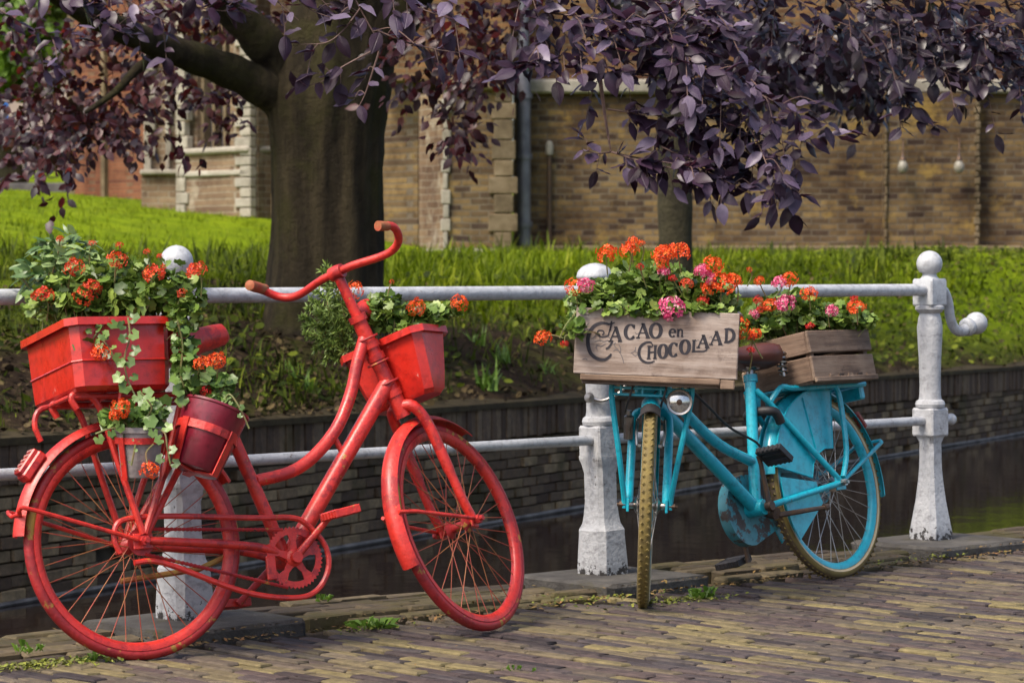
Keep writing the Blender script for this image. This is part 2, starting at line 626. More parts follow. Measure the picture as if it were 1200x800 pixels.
def vein_mat(src):
    """the leaf material with a midrib and herringbone veins, for leaves that are objects of their own"""
    m = src.copy()
    m.name = src.name + "_veined"
    nt = m.node_tree
    b = nt.nodes["Principled BSDF"]
    sp = N(nt, "ShaderNodeSeparateXYZ")
    nt.links.new(objco(nt), sp.inputs[0])
    ay = math_n(nt, 'ABSOLUTE', sp.outputs[1])
    ph = math_n(nt, 'MULTIPLY', math_n(nt, 'SUBTRACT', sp.outputs[0], math_n(nt, 'MULTIPLY', ay, 0.9)), 62.0)
    v = math_n(nt, 'POWER', math_n(nt, 'ABSOLUTE', math_n(nt, 'SINE', ph)), 0.4)
    rib = math_n(nt, 'MULTIPLY', ay, 30.0, True)
    bump(nt, b, math_n(nt, 'MULTIPLY', v, rib), 0.55, 0.004)
    return m


M_TREEGREEN = leaf_mat("lime_tree_leaf", [(0, (.06, .12, .015)), (1, (.20, .34, .04))], .5, .4)
M_GER = leaf_mat("geranium_leaf", [(0, (.040, .075, .010)), (.5, (.12, .20, .028)), (1, (.27, .36, .07))], .42, .22)
M_IVY = leaf_mat("ivy_geranium_leaf", [(0, (.05, .10, .016)), (.6, (.12, .21, .040)), (1, (.23, .34, .09))], .38, .22)
M_LANCE = leaf_mat("lance_leaf", [(0, (.05, .11, .025)), (.6, (.14, .22, .07)), (1, (.30, .40, .16))], .4, .2)
M_NEEDLE = leaf_mat("needle_sprig", [(0, (.07, .12, .02)), (1, (.24, .34, .07))], .5, .15)
M_STEM = plain("green_stem", (.16, .20, .06), .6, 0, (.20, .11, .05), 30)
M_FORANGE = leaf_mat("orange_petals", [(0, (.72, .045, .006)), (.6, (.90, .10, .008)), (1, (.95, .20, .03))], .5, .25)
M_FRED = leaf_mat("red_petals", [(0, (.50, .008, .010)), (1, (.74, .03, .02))], .5, .25)
M_FPINK = leaf_mat("pink_petals", [(0, (.62, .03, .14)), (.6, (.75, .10, .26)), (1, (.85, .45, .50))], .5, .25)
M_FRUST = leaf_mat("rust_petals", [(0, (.50, .018, .010)), (.6, (.74, .055, .012)), (1, (.88, .14, .03))], .5, .25)
M_PAVE = clinker_mat("clinker", [(0, (.034, .028, .030)), (.22, (.092, .067, .062)), (.42, (.058, .049, .052)), (.6, (.122, .098, .066)), (.78, (.180, .148, .070)), (.9, (.094, .074, .060)), (1, (.148, .120, .084))], moss=(.095, .085, .030))
M_KERB = clinker_mat("kerb_brick", [(0, (.055, .042, .033)), (.5, (.10, .077, .052)), (1, (.145, .115, .068))], (.085, .072, .022), .48, .75)
M_SLAB = stone_mat("slab_stone", [(.3, (.060, .054, .050)), (.55, (.10, .092, .084)), (.72, (.145, .132, .115))], 9, .85, .7, .02, .2, (.075, .066, .035))
M_SAND = stone_mat("joint_dirt", [(.3, (.014, .010, .009)), (.6, (.04, .030, .020)), (.75, (.07, .06, .022))], 7, .95, .6, .02, 0)
M_QUAYB = clinker_mat("quay_brick", [(0, (.075, .048, .034)), (.5, (.15, .105, .066)), (1, (.26, .19, .11))], (.05, .042, .014), .5, .8)
M_QUAYCAP = clinker_mat("quay_cap_brick", [(0, (.075, .050, .036)), (.6, (.125, .085, .058)), (1, (.18, .13, .085))], (.06, .045, .015), .55, .8)
M_MORTAR = stone_mat("dark_mortar", [(.3, (.035, .026, .020)), (.7, (.10, .078, .055))], 8, .95, .6, .02, 0)
M_STONE = stone_mat("pale_stone", [(.28, (.065, .048, .032)), (.5, (.13, .098, .060)), (.72, (.21, .165, .11))], 2.4, .9, .5, .03, .4)
M_STONEW = stone_mat("weathered_white_stone", [(.3, (.19, .165, .13)), (.6, (.36, .33, .28)), (.75, (.48, .46, .41))], 2.2, .9, .5, .03, .3)
M_CHURCH = brick_wall_mat("church_brick", (.23, .155, .070), (.042, .028, .028), (.32, .26, .29), (.155, .125, .09), row=.085, width=.25, msize=.012, pale=(.27, .175, .05))
M_CHURCHU = brick_wall_mat("church_brick_upper", (.26, .15, .068), (.075, .040, .028), (.5, .40, .42), (.18, .135, .085), row=.085, width=.25, msize=.012)
M_CHURCHR = brick_wall_mat("church_brick_red", (.24, .095, .05), (.13, .05, .035), (.5, .42, .46), (.18, .11, .07))
M_CHURCHL = brick_wall_mat("church_brick_pale", (.27, .19, .12), (.14, .09, .06), (.5, .42, .44), (.32, .27, .20), row=.10, width=.30, pale=(.36, .31, .24))
M_GLASS = plain("leaded_glass", (.035, .035, .05), .25, 0, (.06, .06, .085), 9)
M_LEAD = plain("lead_pipe", (.10, .10, .12), .5, .5, (.16, .16, .19), 6)
M_LAMPW = plain("white_globe", (.24, .22, .18), .5)
M_PINKWALL = plain("far_wall_plaster", (.42, .33, .29), .9, 0, (.30, .22, .20), 1.2)
M_BLUESIGN = plain("blue_sign", (.02, .16, .62), .5)
M_PATH = stone_mat("far_path", [(.3, (.26, .22, .20)), (.7, (.40, .35, .31))], 2, .9, .3, .02, 0)
M_DARKEDGE = stone_mat("far_edging", [(.3, (.05, .045, .05)), (.7, (.12, .11, .11))], 3, .9, .3, .02, 0)
M_GRASS = leaf_mat("grass_blade", [(0, (.035, .055, .004)), (.35, (.09, .135, .004)), (.65, (.18, .24, .006)), (1, (.33, .36, .02))], .6, .40, None, .15, patches=.8)
M_WEED = leaf_mat("bank_weed", [(0, (.020, .032, .006)), (.5, (.065, .090, .012)), (.85, (.15, .19, .02)), (1, (.26, .30, .03))], .6, .35, None, .12)
M_WEEDB = leaf_mat("street_weed", [(0, (.07, .15, .012)), (1, (.20, .34, .04))], .5, .3)
M_BANKLIT = leaf_mat("bank_litter", [(0, (.02, .014, .010)), (.5, (.06, .042, .026)), (.8, (.11, .08, .04)), (1, (.15, .11, .05))], .9, 0, None, .08)
M_DEBRIS = leaf_mat("litter", [(0, (.05, .03, .015)), (.4, (.12, .075, .03)), (.8, (.20, .13, .03)), (1, (.28, .12, .04))], .8, 0)


def ground_mat():
    m, nt, b = new_mat("bank_and_lawn")
    v = geopos(nt)
    n1 = noise(nt, v, 1.1, 7, .65)
    att = N(nt, "ShaderNodeAttribute", attribute_name="lawn")
    f = math_n(nt, 'ADD', att.outputs["Fac"], math_n(nt, 'MULTIPLY', math_n(nt, 'SUBTRACT', n1, 0.5), 1.3), True)
    soil = ramp(nt, noise(nt, v, 5, 8, .7), [(.3, (.018, .012, .010)), (.55, (.05, .034, .022)), (.75, (.09, .065, .03))])
    lawn = ramp(nt, noise(nt, v, 2.0, 6, .6), [(.3, (.09, .14, .004)), (.7, (.20, .27, .008))])
    nt.links.new(mix(nt, f, soil, lawn), b.inputs["Base Color"])
    b.inputs["Roughness"].default_value = 1.0
    b.inputs["Specular IOR Level"].default_value = 0.05
    bump(nt, b, noise(nt, v, 9, 8, .7), 0.8, 0.08)
    return m


M_GROUND = ground_mat()


def water_mat():
    m, nt, b = new_mat("canal_water")
    b.inputs["Base Color"].default_value = (.014, .009, .008, 1)
    b.inputs["Roughness"].default_value = 0.04
    b.inputs["IOR"].default_value = 1.33
    v = geopos(nt)
    bump(nt, b, noise(nt, v, 3.0, 5, .6), 0.12, 0.03)
    return m


M_WATER = water_mat()

# ------------------------------------------------------------------ street side of the canal
U = Vector((0.728, 0.685, 0)).normalized()          # along the railing, away to the right
NV = Vector((-U.y, U.x, 0))                         # towards the water
P1, P2, P3 = Vector((-1.012, 8.693, 0)), Vector((0.322, 9.958, 0)), Vector((1.672, 11.218, 0))
WATER_Z = -0.70


def street(a, b, z=0.0):
    """a metres along the railing from the middle post, b metres towards the water"""
    p = P2 + U * a + NV * b
    return Vector((p.x, p.y, z))


ROT_U = Matrix(((U.x, NV.x, 0), (U.y, NV.y, 0), (0, 0, 1))).to_4x4()

# pavement: a bed of dirt with single clinkers in it
K0, K1 = -0.30, 0.14                               # kerb from / to
bed = MB().add([street(-14, K0), street(7.5, K0), street(7.5, -40), street(-14, -40)], [(3, 2, 1, 0)])
bed.v = [(x, y, z - .015) for x, y, z in bed.v]
pave = bed.build("pavement", M_SAND, None, 0)
tag(pave, kind="structure")


def brick_variants(name, sx, sy, sz, mat, n=5, seed=3, ch=.006, jit=.006):
    rr = random.Random(seed)
    out = []
    for k in range(n):
        mb = MB().box((0, 0, 0), (sx, sy, sz), None, ch)
        mb.v = [(x + rr.uniform(-jit, jit), y + rr.uniform(-jit, jit) * .7, z + rr.uniform(-jit, jit) * .4) for x, y, z in mb.v]
        out.append(mb.mesh(name, mat, 12))
    return out


def tri_base(me):
    me.calc_loop_triangles()
    v = np.array([p.co[:] for p in me.vertices])
    t = np.array([q.vertices[:] for q in me.loop_triangles])
    return v, t


def lay(name, meshes, mats, parent, most=300, key=None, rest_name=None, mat=None):
    """the first `most` pieces (largest in view) as objects, the others as one part of kind stuff"""
    if key:
        mats = sorted(mats, key=key)
    for i, M in enumerate(mats[:most]):
        link(name, meshes[i % len(meshes)], parent, M)
    rest = mats[most:]
    if rest:
        me = scatter_mesh(rest_name or name + "_field", [tri_base(q) for q in meshes], [np.array(M) for M in rest], mat or meshes[0].materials[0], False)
        link(rest_name or name + "_field", me, parent, None, "stuff")


def seen_key(M):
    p = M.translation
    x, y = px_of(p)
    out = max(0, -x - 20, x - 1220) + max(0, y - 815)
    return (out > 0, p.y)


BL, BW, BH = 0.200, 0.0565, 0.08
PB = brick_variants("brick", BL - .007, BW - .0085, BH, M_PAVE, 9, 3, .005, .0030)
mats = []
rr = random.Random(11)
for j in range(-100, 215):
    a = j * BW + rr.uniform(-.004, .004)
    off = (0.5 * BL if j % 2 else 0) + rr.uniform(-.015, .015)
    for i in range(0, 40):
        b = K0 - 0.015 - BL / 2 - i * BL - off + BL * .5
        if b + BL / 2 > K0 - 0.005:
            continue
        p = street(a, b)
        x, y = px_of(p)
        if x < -650 or x > 1750 or y > 1180 or p.y < 3:
            continue
        sink = rr.uniform(-.003, .003)
        if rr.random() < .05:
            sink -= .005
        wave = .003 * math.sin(a * 2.1) * math.sin(b * 2.7 + 1)
        M = Matrix.Translation((p.x, p.y, .000 - BH / 2 + sink + wave)) @ ROT_U @ Matrix.Rotation(R(90) + rr.gauss(0, .022), 4, 'Z') \
            @ Matrix.Rotation(rr.gauss(0, .030), 4, 'X') @ Matrix.Rotation(rr.gauss(0, .008), 4, 'Y')
        mats.append(M)
lay("brick", PB, mats, pave, 300, seen_key, "brick_field")

# kerb: four rows of rough brick laid lengthways, with slabs under the posts
kerb = MB().add([street(-14, K0 + .02, -.02), street(7.5, K0 + .02, -.02), street(7.5, K1, -.02), street(-14, K1, -.02),
                 street(-14, K1, -1.2), street(7.5, K1, -1.2)], [(0, 1, 2, 3), (3, 2, 5, 4)]).build("kerb", M_MORTAR, None, 0)
tag(kerb, kind="structure")
KB = brick_variants("kerb_brick", .205, .0705, .13, M_KERB, 9, 5, .007, .006)
mats = []
SLABS = [(P1, .52), (P2, .50), (P3, .54)]
for row in range(6):
    b = K0 + .037 + row * .0735
    a = -3.4 + row * .09
    while a < 6.0:
        p = street(a, b)
        if not any(abs((p - q).dot(U)) < w / 2 + .10 and abs((p - q).dot(NV) + .05) < .30 for q, w in SLABS):
            z = .022 + rr.uniform(-.006, .005) - (.014 if row == 0 else 0) + .006 * math.sin(a * 3.1)
            mats.append(Matrix.Translation((p.x, p.y, z - .065)) @ ROT_U @ Matrix.Rotation(rr.gauss(0, .018), 4, 'Z') @ Matrix.Rotation(rr.gauss(0, .025), 4, 'X'))
        a += .210 + rr.uniform(-.006, .008)
lay("kerb_brick", KB, mats, kerb, 300, seen_key)
for q, w in SLABS:
    mb = MB().box((0, 0, 0), (w, .46, .12), None, .012)
    r2 = random.Random(int(w * 100))
    mb.v = [(x + r2.uniform(-.012, .012), y + r2.uniform(-.012, .012), z + r2.uniform(-.003, .003)) for x, y, z in mb.v]
    o = mb.build("post_slab", M_SLAB, kerb, 25)
    o.matrix_basis = Matrix.Translation((q.x, q.y, .036 - .06)) @ Matrix.Translation(NV * -.05) @ ROT_U
# moss and grit in the gutter between kerb and pavement
r3 = random.Random(21)
ms = []
for i in range(1500):
    a = r3.uniform(-2.4, 3.3)
    b = K0 - abs(r3.gauss(0, .05)) + .01
    if r3.random() < .08:
        b = r3.uniform(-1.6, K1)
    p = street(a, b, .004 + (.026 if b > K0 else 0))
    ms.append(np.array(frame_mat(p, (r3.uniform(-1, 1), r3.uniform(-1, 1), .15), (r3.uniform(-.5, .5), r3.uniform(-.5, .5), 1), r3.uniform(.004, .013))))
lit = (np.array([(-1, 0, 0), (0, .5, .15), (1, 0, 0), (0, -.5, .1)], float), np.array([(0, 2, 1), (0, 3, 2)]))
o = link("leaf_litter", scatter_mesh("leaf_litter", [lit], ms, M_DEBRIS))
tag(o, "brown and yellow leaf litter scattered along the kerb joint", "litter", kind="stuff")

# moss and seedlings in the joint, thicker in a few places
ms = []
for (px, py, spread, n) in ((60, 780, .16, 260), (110, 776, .10, 120), (25, 783, .08, 100), (770, 708, .12, 90), (815, 704, .10, 130), (440, 739, .08, 60), (1090, 655, .2, 90), (700, 704, .15, 90), (590, 706, .12, 60), (920, 668, .15, 60)):
    k = 1.11 * F / (py - 316)
    c_ = Vector(((px - 600) / F * k, k, 0))
    for _ in range(n):
        p = c_ + U * r3.gauss(0, spread) + NV * r3.gauss(0, .035)
        ms.append(np.array(frame_mat((p.x, p.y, .002 + r3.uniform(0, .012)), (r3.gauss(0, 1), r3.gauss(0, 1), .4), (r3.gauss(0, .6), r3.gauss(-.3, .6), 1), r3.uniform(.004, .011))))
M_MOSS = leaf_mat("joint_moss", [(0, (.06, .07, .010)), (.5, (.14, .16, .015)), (1, (.26, .27, .03))], .7, .1)
o = link("moss", scatter_mesh("moss", [lit], ms, M_MOSS))
tag(o, "yellow-green moss in the joint between kerb and clinkers", "moss", kind="stuff")


def weed(a, b, h, n, label, seed, z=.012):
    r = random.Random(seed)
    p = street(a, b, z)
    root = empty("street_weed", Matrix.Translation(p))
    tag(root, label, "weed", "weeds growing at the kerb")
    mb = MB()
    for i in range(n):
        ang, el = r.uniform(0, 6.28), r.uniform(.35, 1.2)
        L = h * r.uniform(.5, 1.0)
        d = Vector((math.cos(ang) * math.cos(el), math.sin(ang) * math.cos(el), math.sin(el)))
        sd_ = d.cross(Vector((0, 0, 1))).normalized()
        w = L * r.uniform(.14, .26)
        base = Vector((r.gauss(0, .02), r.gauss(0, .02), 0))
        m1 = base + d * L * .55 + Vector((0, 0, .01))
        tip = base + d * L - Vector((0, 0, L * .12))
        mb.add([base, m1 + sd_ * w, tip, m1 - sd_ * w], [(0, 1, 2), (0, 2, 3)])
    o = mb.build("foliage", M_WEEDB, root, 0)
    tag(o, kind="stuff")
    return root


def street_ab(px, py):
    k = 1.11 * F / (py - 316)
    p = Vector(((px - 600) / F * k, k, 0)) - P2
    return p.dot(U), p.dot(NV)


for i, (px, py, h, n, lab) in enumerate([
        (438, 738, .075, 22, "bright green weed at the kerb left of the red bicycle's front wheel"),
        (822, 702, .065, 26, "low green weed tuft in the joint right of the blue bicycle's front tyre"),
        (377, 714, .045, 12, "tiny weed on the kerb right behind the red bicycle's crank"),
        (30, 776, .05, 16, "weed tuft at the bottom left by the red bicycle's rear wheel"),
        (108, 776, .045, 14, "small weed beneath the rim of the red bicycle's rear wheel"),
        (862, 640, .05, 14, "mossy weed on the kerb beside the blue bicycle's lower pedal"),
        (604, 786, .025, 9, "tiny sprout between paving clinkers in the middle foreground"),
        (418, 735, .03, 9, "sprout of weed just left of the larger kerb weed"),
]):
    a, b = street_ab(px, py)
    weed(a, b, h, n, lab, 40 + i, .025 if b > K0 else -.004)

# ------------------------------------------------------------------ water and the far quay wall
w = MB().add([(-60, -10, WATER_Z), (70, -10, WATER_Z), (70, 110, WATER_Z), (-60, 110, WATER_Z)], [(0, 1, 2, 3)]).build("canal_water", M_WATER, None, 0)
tag(w, kind="structure")
under = MB().add([(-400, -400, -1.25), (400, -400, -1.25), (400, 700, -1.25), (-400, 700, -1.25)], [(0, 1, 2, 3)]).build("ground", M_SAND, None, 0)
tag(under, kind="structure")

Q0 = Vector((0.05, 20.5, 0))
WD = Vector((0.465, 0.885, 0)).normalized()
WN = Vector((-WD.y, WD.x, 0))                       # away from the water
ROT_W = Matrix(((WD.x, WN.x, 0), (WD.y, WN.y, 0), (0, 0, 1))).to_4x4()


def qp(s, t, z=0.0):
    p = Q0 + WD * s + WN * t
    return Vector((p.x, p.y, z))


def ztop(s):
    return max(.02, .145 - .0085 * s)


quay = empty("quay_wall", Matrix.Translation(qp(0, 0, WATER_Z)))
tag(quay, "long dark brick quay wall on the far side of the canal", "wall")
QI = Matrix.Translation(-qp(0, 0, WATER_Z))
S0, S1 = -16.0, 44.0
vs, fs = [], []
for i in range(31):
    s = S0 + (S1 - S0) * i / 30
    vs += [QI @ qp(s, .05, -1.2), QI @ qp(s, .05, ztop(s) - .02), QI @ qp(s, .5, ztop(s) - .02)]
for i in range(30):
    fs += [(3 * i, 3 * i + 3, 3 * i + 4, 3 * i + 1), (3 * i + 1, 3 * i + 4, 3 * i + 5, 3 * i + 2)]
MB().add(vs, fs).build("core", M_MORTAR, quay, 0)
QB = brick_variants("brick", .215, .10, .0655, M_QUAYB, 6, 9, .006, .006)
mats = []
rq = random.Random(5)
for row in range(0, 14):
    z = WATER_Z - .10 + row * .072
    s = -9.5 + (.11 if row % 2 else 0)
    while s < 17:
        if z < ztop(s) - .26:
            if rq.random() > .03:
                p = qp(s, .05 - .006 + rq.uniform(-.016, .012), z)
                mats.append(QI @ Matrix.Translation(p) @ ROT_W @ Matrix.Rotation(rq.gauss(0, .012), 4, 'Y') @ Matrix.Rotation(rq.gauss(0, .02), 4, 'Z'))
        s += .222


def quay_key(M):
    p = (QI.inverted() @ M).translation
    x, y = px_of(p)
    hid = p.z < WATER_Z or x < -10 or x > 1210 or y > 700
    return (hid, p.y)


lay("brick", QB, mats, quay, 300, quay_key, "brick_course")
# top band of bricks on end, standing proud, and a soft earth-covered coping
CB = brick_variants("cap_brick", .0695, .12, .23, M_QUAYCAP, 5, 12, .006, .005)
mats = []
s = -12.0
while s < 30:
    p = qp(s, .02 + rq.uniform(-.010, .012), ztop(s) - .135 + rq.uniform(-.008, .006))
    mats.append(np.array(QI @ Matrix.Translation(p) @ ROT_W @ Matrix.Rotation(rq.gauss(0, .02), 4, 'Y')))
    s += .0735
link("cap_course", scatter_mesh("cap_course", [tri_base(q) for q in CB], mats, M_QUAYCAP, False), quay, None, "stuff")
vs, fs = [], []
n = 120
for i in range(n + 1):
    s = S0 + (S1 - S0) * i / n
    zt = ztop(s)
    for (t, z) in ((-.07, -.01), (-.065, .03), (.05, .05 + .015 * math.sin(i * 1.7)), (.4, .10)):
        vs.append(QI @ qp(s, t + .012 * math.sin(i * 2.3), zt - .02 + z))
for i in range(n):
    for k in range(3):
        fs.append((4 * i + k, 4 * i + 4 + k, 4 * i + 5 + k, 4 * i + 1 + k))
MB().add(vs, fs).build("coping", stone_mat("coping_earth", [(.3, (.028, .021, .014)), (.6, (.065, .050, .025)), (.75, (.11, .09, .035))], 6, .95, .6, .03, 0), quay, 60)
# pale tide line: a thin timber fender along the water
vs = [QI @ qp(s, -.045, WATER_Z + .012 + .004 * math.sin(s * 2.2)) for s in np.arange(S0, S1, .5)]
MB().tube(vs, .016, 6).build("tide_rail", plain("tide_line", (.20, .175, .16), .7, 0, (.06, .05, .045), 5), quay)

# ------------------------------------------------------------------ bank and lawn
def sstep(a, b, x):
    k = min(1, max(0, (x - a) / (b - a)))
    return k * k * (3 - 2 * k)


TZ = ([0, .3, 1, 2.7, 9, 13, 23.5, 37, 60, 120], [0, .14, .46, .86, 1.16, 1.82, 2.56, 3.6, 5.2, 7.0])


def gz(x, y):
    p = Vector((x, y, 0)) - Q0
    t, s = p.dot(WN), p.dot(WD)
    z = ztop(s) + float(np.interp(t, TZ[0], TZ[1]))
    k = sstep(27, 38.5, y) * sstep(-5, -1, x) * sstep(0, 2.4, t)
    return z * (1 - k) + max(z, 1.33) * k


def lawn_amount(x, y):
    p = Vector((x, y, 0)) - Q0
    t, s = p.dot(WN), p.dot(WD)
    return sstep(.7, 2.6, t + .25 * max(0, s - 2) * .5) * (1 - .9 * math.exp(-((x + 1.3) ** 2 + (y - 20.6) ** 2) / 5.0))


ss = np.concatenate([np.arange(-16, 26, .45), np.arange(26, 110, 4)])
ts = np.concatenate([np.arange(0.0, 6, .25), np.arange(6, 30, .8), np.arange(30, 125, 5)])
vs, fs, lw = [], [], []
rg = random.Random(2)
for s in ss:
    for t in ts:
        p = qp(s, t + .06)
        z = gz(p.x, p.y) + (rg.uniform(-.03, .03) if .3 < t < 30 else 0)
        vs.append((p.x, p.y, z))
        lw.append(lawn_amount(p.x, p.y))
nt_ = len(ts)
for i in range(len(ss) - 1):
    for j in range(nt_ - 1):
        fs.append((i * nt_ + j, (i + 1) * nt_ + j, (i + 1) * nt_ + j + 1, i * nt_ + j + 1))
g = MB().add(vs, fs).build("lawn", M_GROUND, None, 180)
a_ = g.data.attributes.new("lawn", 'FLOAT', 'POINT')
a_.data.foreach_set("value", lw)
tag(g, kind="structure")

# grass and weeds (nobody could count them)
blade = (np.array([(0, -.045, 0), (0, .045, 0), (.16, -.030, .55), (.16, .030, .55), (.42, 0, .98)], float), np.array([(0, 1, 3), (0, 3, 2), (2, 3, 4)]))
blade2 = (np.array([(0, -.07, 0), (0, .07, 0), (.30, -.05, .42), (.30, .05, .42), (.75, 0, .62)], float), np.array([(0, 1, 3), (0, 3, 2), (2, 3, 4)]))
rs = np.random.RandomState(4)


def in_view(x, y, m=330):
    px = 600 + F * x / y
    return -m < px < 1200 + m


def blades(count, region, hfun, rej, spread, nper):
    out = []
    tries = 0
    while len(out) < count and tries < count * 12:
        tries += 1
        x, y = region()
        if y < 12 or not in_view(x, y) or rej(x, y):
            continue
        z = gz(x, y) - .02
        for k in range(nper):
            h = hfun(x, y) * rs.uniform(.5, 1.1)
            a = rs.uniform(0, 6.28)
            xx, yy = x + rs.normal(0, spread), y + rs.normal(0, spread)
            c, s_ = math.cos(a) * h, math.sin(a) * h
            wd = rs.uniform(.6, 1.3)
            out.append(((c, -s_ * wd, 0, xx), (s_, c * wd, 0, yy), (0, 0, h, z), (0, 0, 0, 1)))
    return out


def reg_lawn():
    d = 22 + 36 * rs.rand() ** 1.3
    return (rs.uniform(-320, 330) - 600) / F * d, d


def reg_left():
    d = 13.5 + 12 * rs.rand()
    return (rs.uniform(-320, 420) - 600) / F * d, d


def reg_right():
    d = 15.5 + 24.5 * rs.rand() ** 1.35
    return (rs.uniform(300, 1480) - 600) / F * d, d


def tdist(x, y):
    return (Vector((x, y, 0)) - Q0).dot(WN)


CHURCH_Y = 40.0
gw = blades(5000, lambda: reg_lawn() if rs.rand() < .5 else reg_right(), lambda x, y: .16 + .22 * rs.rand() ** 2, lambda x, y: tdist(x, y) < 1.6 or tdist(x, y) > 8.5 or y > 38.5 or math.sin(x * 1.7 + y * .6) * math.cos(y * 1.1 - x) < .25, .07, 7)
o = link("tall_weeds", scatter_mesh("tall_weeds", [blade, blade2], gw, M_WEED, False))
tag(o, "taller dark weeds in patches through the lawn's lower edge", "weeds", kind="stuff")
gl = blades(36000, reg_lawn, lambda x, y: .07 + .10 * max(0, 1 - abs(y - 27) / 9) + .06 * rs.rand(), lambda x, y: tdist(x, y) < 1.5 or rs.rand() > .25 + lawn_amount(x, y) or (y > 41 and x > -3.6), .05, 5)
gl += blades(36000, reg_right, lambda x, y: (.10 + .24 * rs.rand() ** 2.5) * (.55 if y > 34 else 1.0), lambda x, y: tdist(x, y) < 1.2 or y > CHURCH_Y - .5 or rs.rand() > .1 + lawn_amount(x, y), .06, 5)
o = link("grass", scatter_mesh("grass", [blade, blade2], gl, M_GRASS, False))
tag(o, "bright yellow-green grass on the lawn before the church", "grass", kind="stuff")
gl = blades(44000, lambda: reg_right() if rs.rand() < .72 else reg_left(), lambda x, y: .05 + .15 * rs.rand() ** 2.2, lambda x, y: tdist(x, y) < .12 or tdist(x, y) > 5 or (rs.rand() > (.35 + .35 * min(1, tdist(x, y)) if px_of((x, y, 1))[0] < 740 else .95)) or math.sin(x * 3.1 + y) * math.cos(y * 2.3 - x) < (-.1 if tdist(x, y) < 1.2 else -.5), .06, 6)
o = link("bank_weeds", scatter_mesh("bank_weeds", [blade2, blade], gl, M_WEED, False))
tag(o, "dark green weeds and ground cover on the shaded canal bank", "weeds", kind="stuff")
# broad low leaves and dry litter on the bank
disk = (np.array([(0, 0, 0), (.9, .3, .1), (.4, .9, .12), (-.5, .8, .05), (-.95, 0, .1), (-.4, -.85, .12), (.5, -.8, .05)], float),
        np.array([(0, i, i % 6 + 1) for i in range(1, 7)]))
ms = []
for i in range(38000):
    x, y = reg_right() if rs.rand() < .75 else reg_left()
    t = tdist(x, y)
    px = px_of((x, y, 1))[0]
    if t < .12 or t > 3.8 or not in_view(x, y) or (px < 740 and rs.rand() > .35):
        continue
    if math.sin(x * 2.3 + 1) * math.cos(y * 1.9) < -.1 and px < 760:
        continue
    p = (x, y, gz(x, y) + rs.uniform(0, .10))
    ms.append(np.array(frame_mat(p, (rs.normal(), rs.normal(), .3 * rs.normal()), (.5 * rs.normal(), -.4 + .5 * rs.normal(), 1), rs.uniform(.014, .042))))
o = link("bank_ground_cover", scatter_mesh("bank_ground_cover", [disk], ms, M_WEED, False))
tag(o, "low leafy ground cover above the far quay wall", "ground cover", kind="stuff")

ms = []
for i in range(36000):
    x, y = reg_right() if rs.rand() < .7 else reg_left()
    t = tdist(x, y)
    if t < -.04 or t > 3.0 or not in_view(x, y):
        continue
    p = (x, y, gz(x, y) + (.03 if t < .12 else 0) + rs.uniform(-.01, .025))
    ms.append(np.array(frame_mat(p, (rs.normal(), rs.normal(), .4 * rs.normal()), (.7 * rs.normal(), -.3 + .7 * rs.normal(), 1), rs.uniform(.010, .034))))
o = link("bank_litter", scatter_mesh("bank_litter", [lit, disk], ms, M_BANKLIT, False))
tag(o, "brown dead leaves and clods covering the shaded bank", "litter", kind="stuff")


def tuft(px, py, d, h, n, label, seed):
    p = at(px, py, d)
    p.z = gz(p.x, p.y) - .01
    root = empty("grass_tuft", Matrix.Translation(p))
    tag(root, label, "plant", "tufts on the far bank")
    r = random.Random(seed)
    ms = []
    for i in range(n):
        hh = h * r.uniform(.55, 1.1)
        M = Matrix.Translation((r.gauss(0, .04), r.gauss(0, .04), 0)) @ Matrix.Rotation(r.uniform(0, 6.28), 4, 'Z') @ Matrix.Diagonal((hh, hh * .9, hh, 1))
        ms.append(np.array(M))
    o = link("blades", scatter_mesh("blades", [blade, blade2], ms, M_WEEDB, False), root, None, "stuff")


for i, (px, py, h, n, lab) in enumerate([
        (358, 465, .16, 26, "leafy green tuft on the dark bank below the beech trunk"),
        (572, 458, .26, 34, "upright green tuft on the dark bank left of the crate lettering"),
        (588, 432, .22, 26, "green tuft on the bank above another, left of the wooden sign crate"),
        (560, 405, .18, 22, "small tuft high on the bank right of the red front planter"),
        (640, 440, .14, 20, "short tuft on the bank beside the left edge of the sign crate"),
        (340, 440, .12, 18, "short weed on the bank at the foot of the beech roots")]):
    x, y = None, None
    d0 = 20.5
    for k in range(40):                               # walk the view ray until it meets the bank
        d0 = 17.0 + k * .25
        q = at(px, py, d0)
        if tdist(q.x, q.y) > 0 and q.z <= gz(q.x, q.y):
            break
    tuft(px, py, d0, h, n, lab, 70 + i)

# small yellow float caught at the foot of the quay wall
p = at(815, 575, 24.6)
mb = MB()
mb.lathe([(.0, -.06), (.05, -.055), (.062, -.02), (.062, .10), (.05, .13), (.03, .14), (.028, .17), (0, .172)], 14)
o = mb.build("float", plain("yellow_plastic", (.55, .27, .015), .4), None)
o.matrix_basis = Matrix.Translation((p.x, p.y, WATER_Z))
tag(o, "small yellow plastic float in the water at the far wall", "float")

# far path and what stands beyond the lawn at the left
def strip(name, mat, t0, t1, s0, s1, dz, n=16):
    vs, fs = [], []
    for i in range(n + 1):
        s = s0 + (s1 - s0) * i / n
        for t in (t0, (t0 + t1) / 2, t1):
            q = qp(s, t)
            vs.append((q.x, q.y, gz(q.x, q.y) + dz))
    for i in range(n):
        fs += [(3 * i, 3 * i + 3, 3 * i + 4, 3 * i + 1), (3 * i + 1, 3 * i + 4, 3 * i + 5, 3 * i + 2)]
    return MB().add(vs, fs).build(name, mat, None, 60)


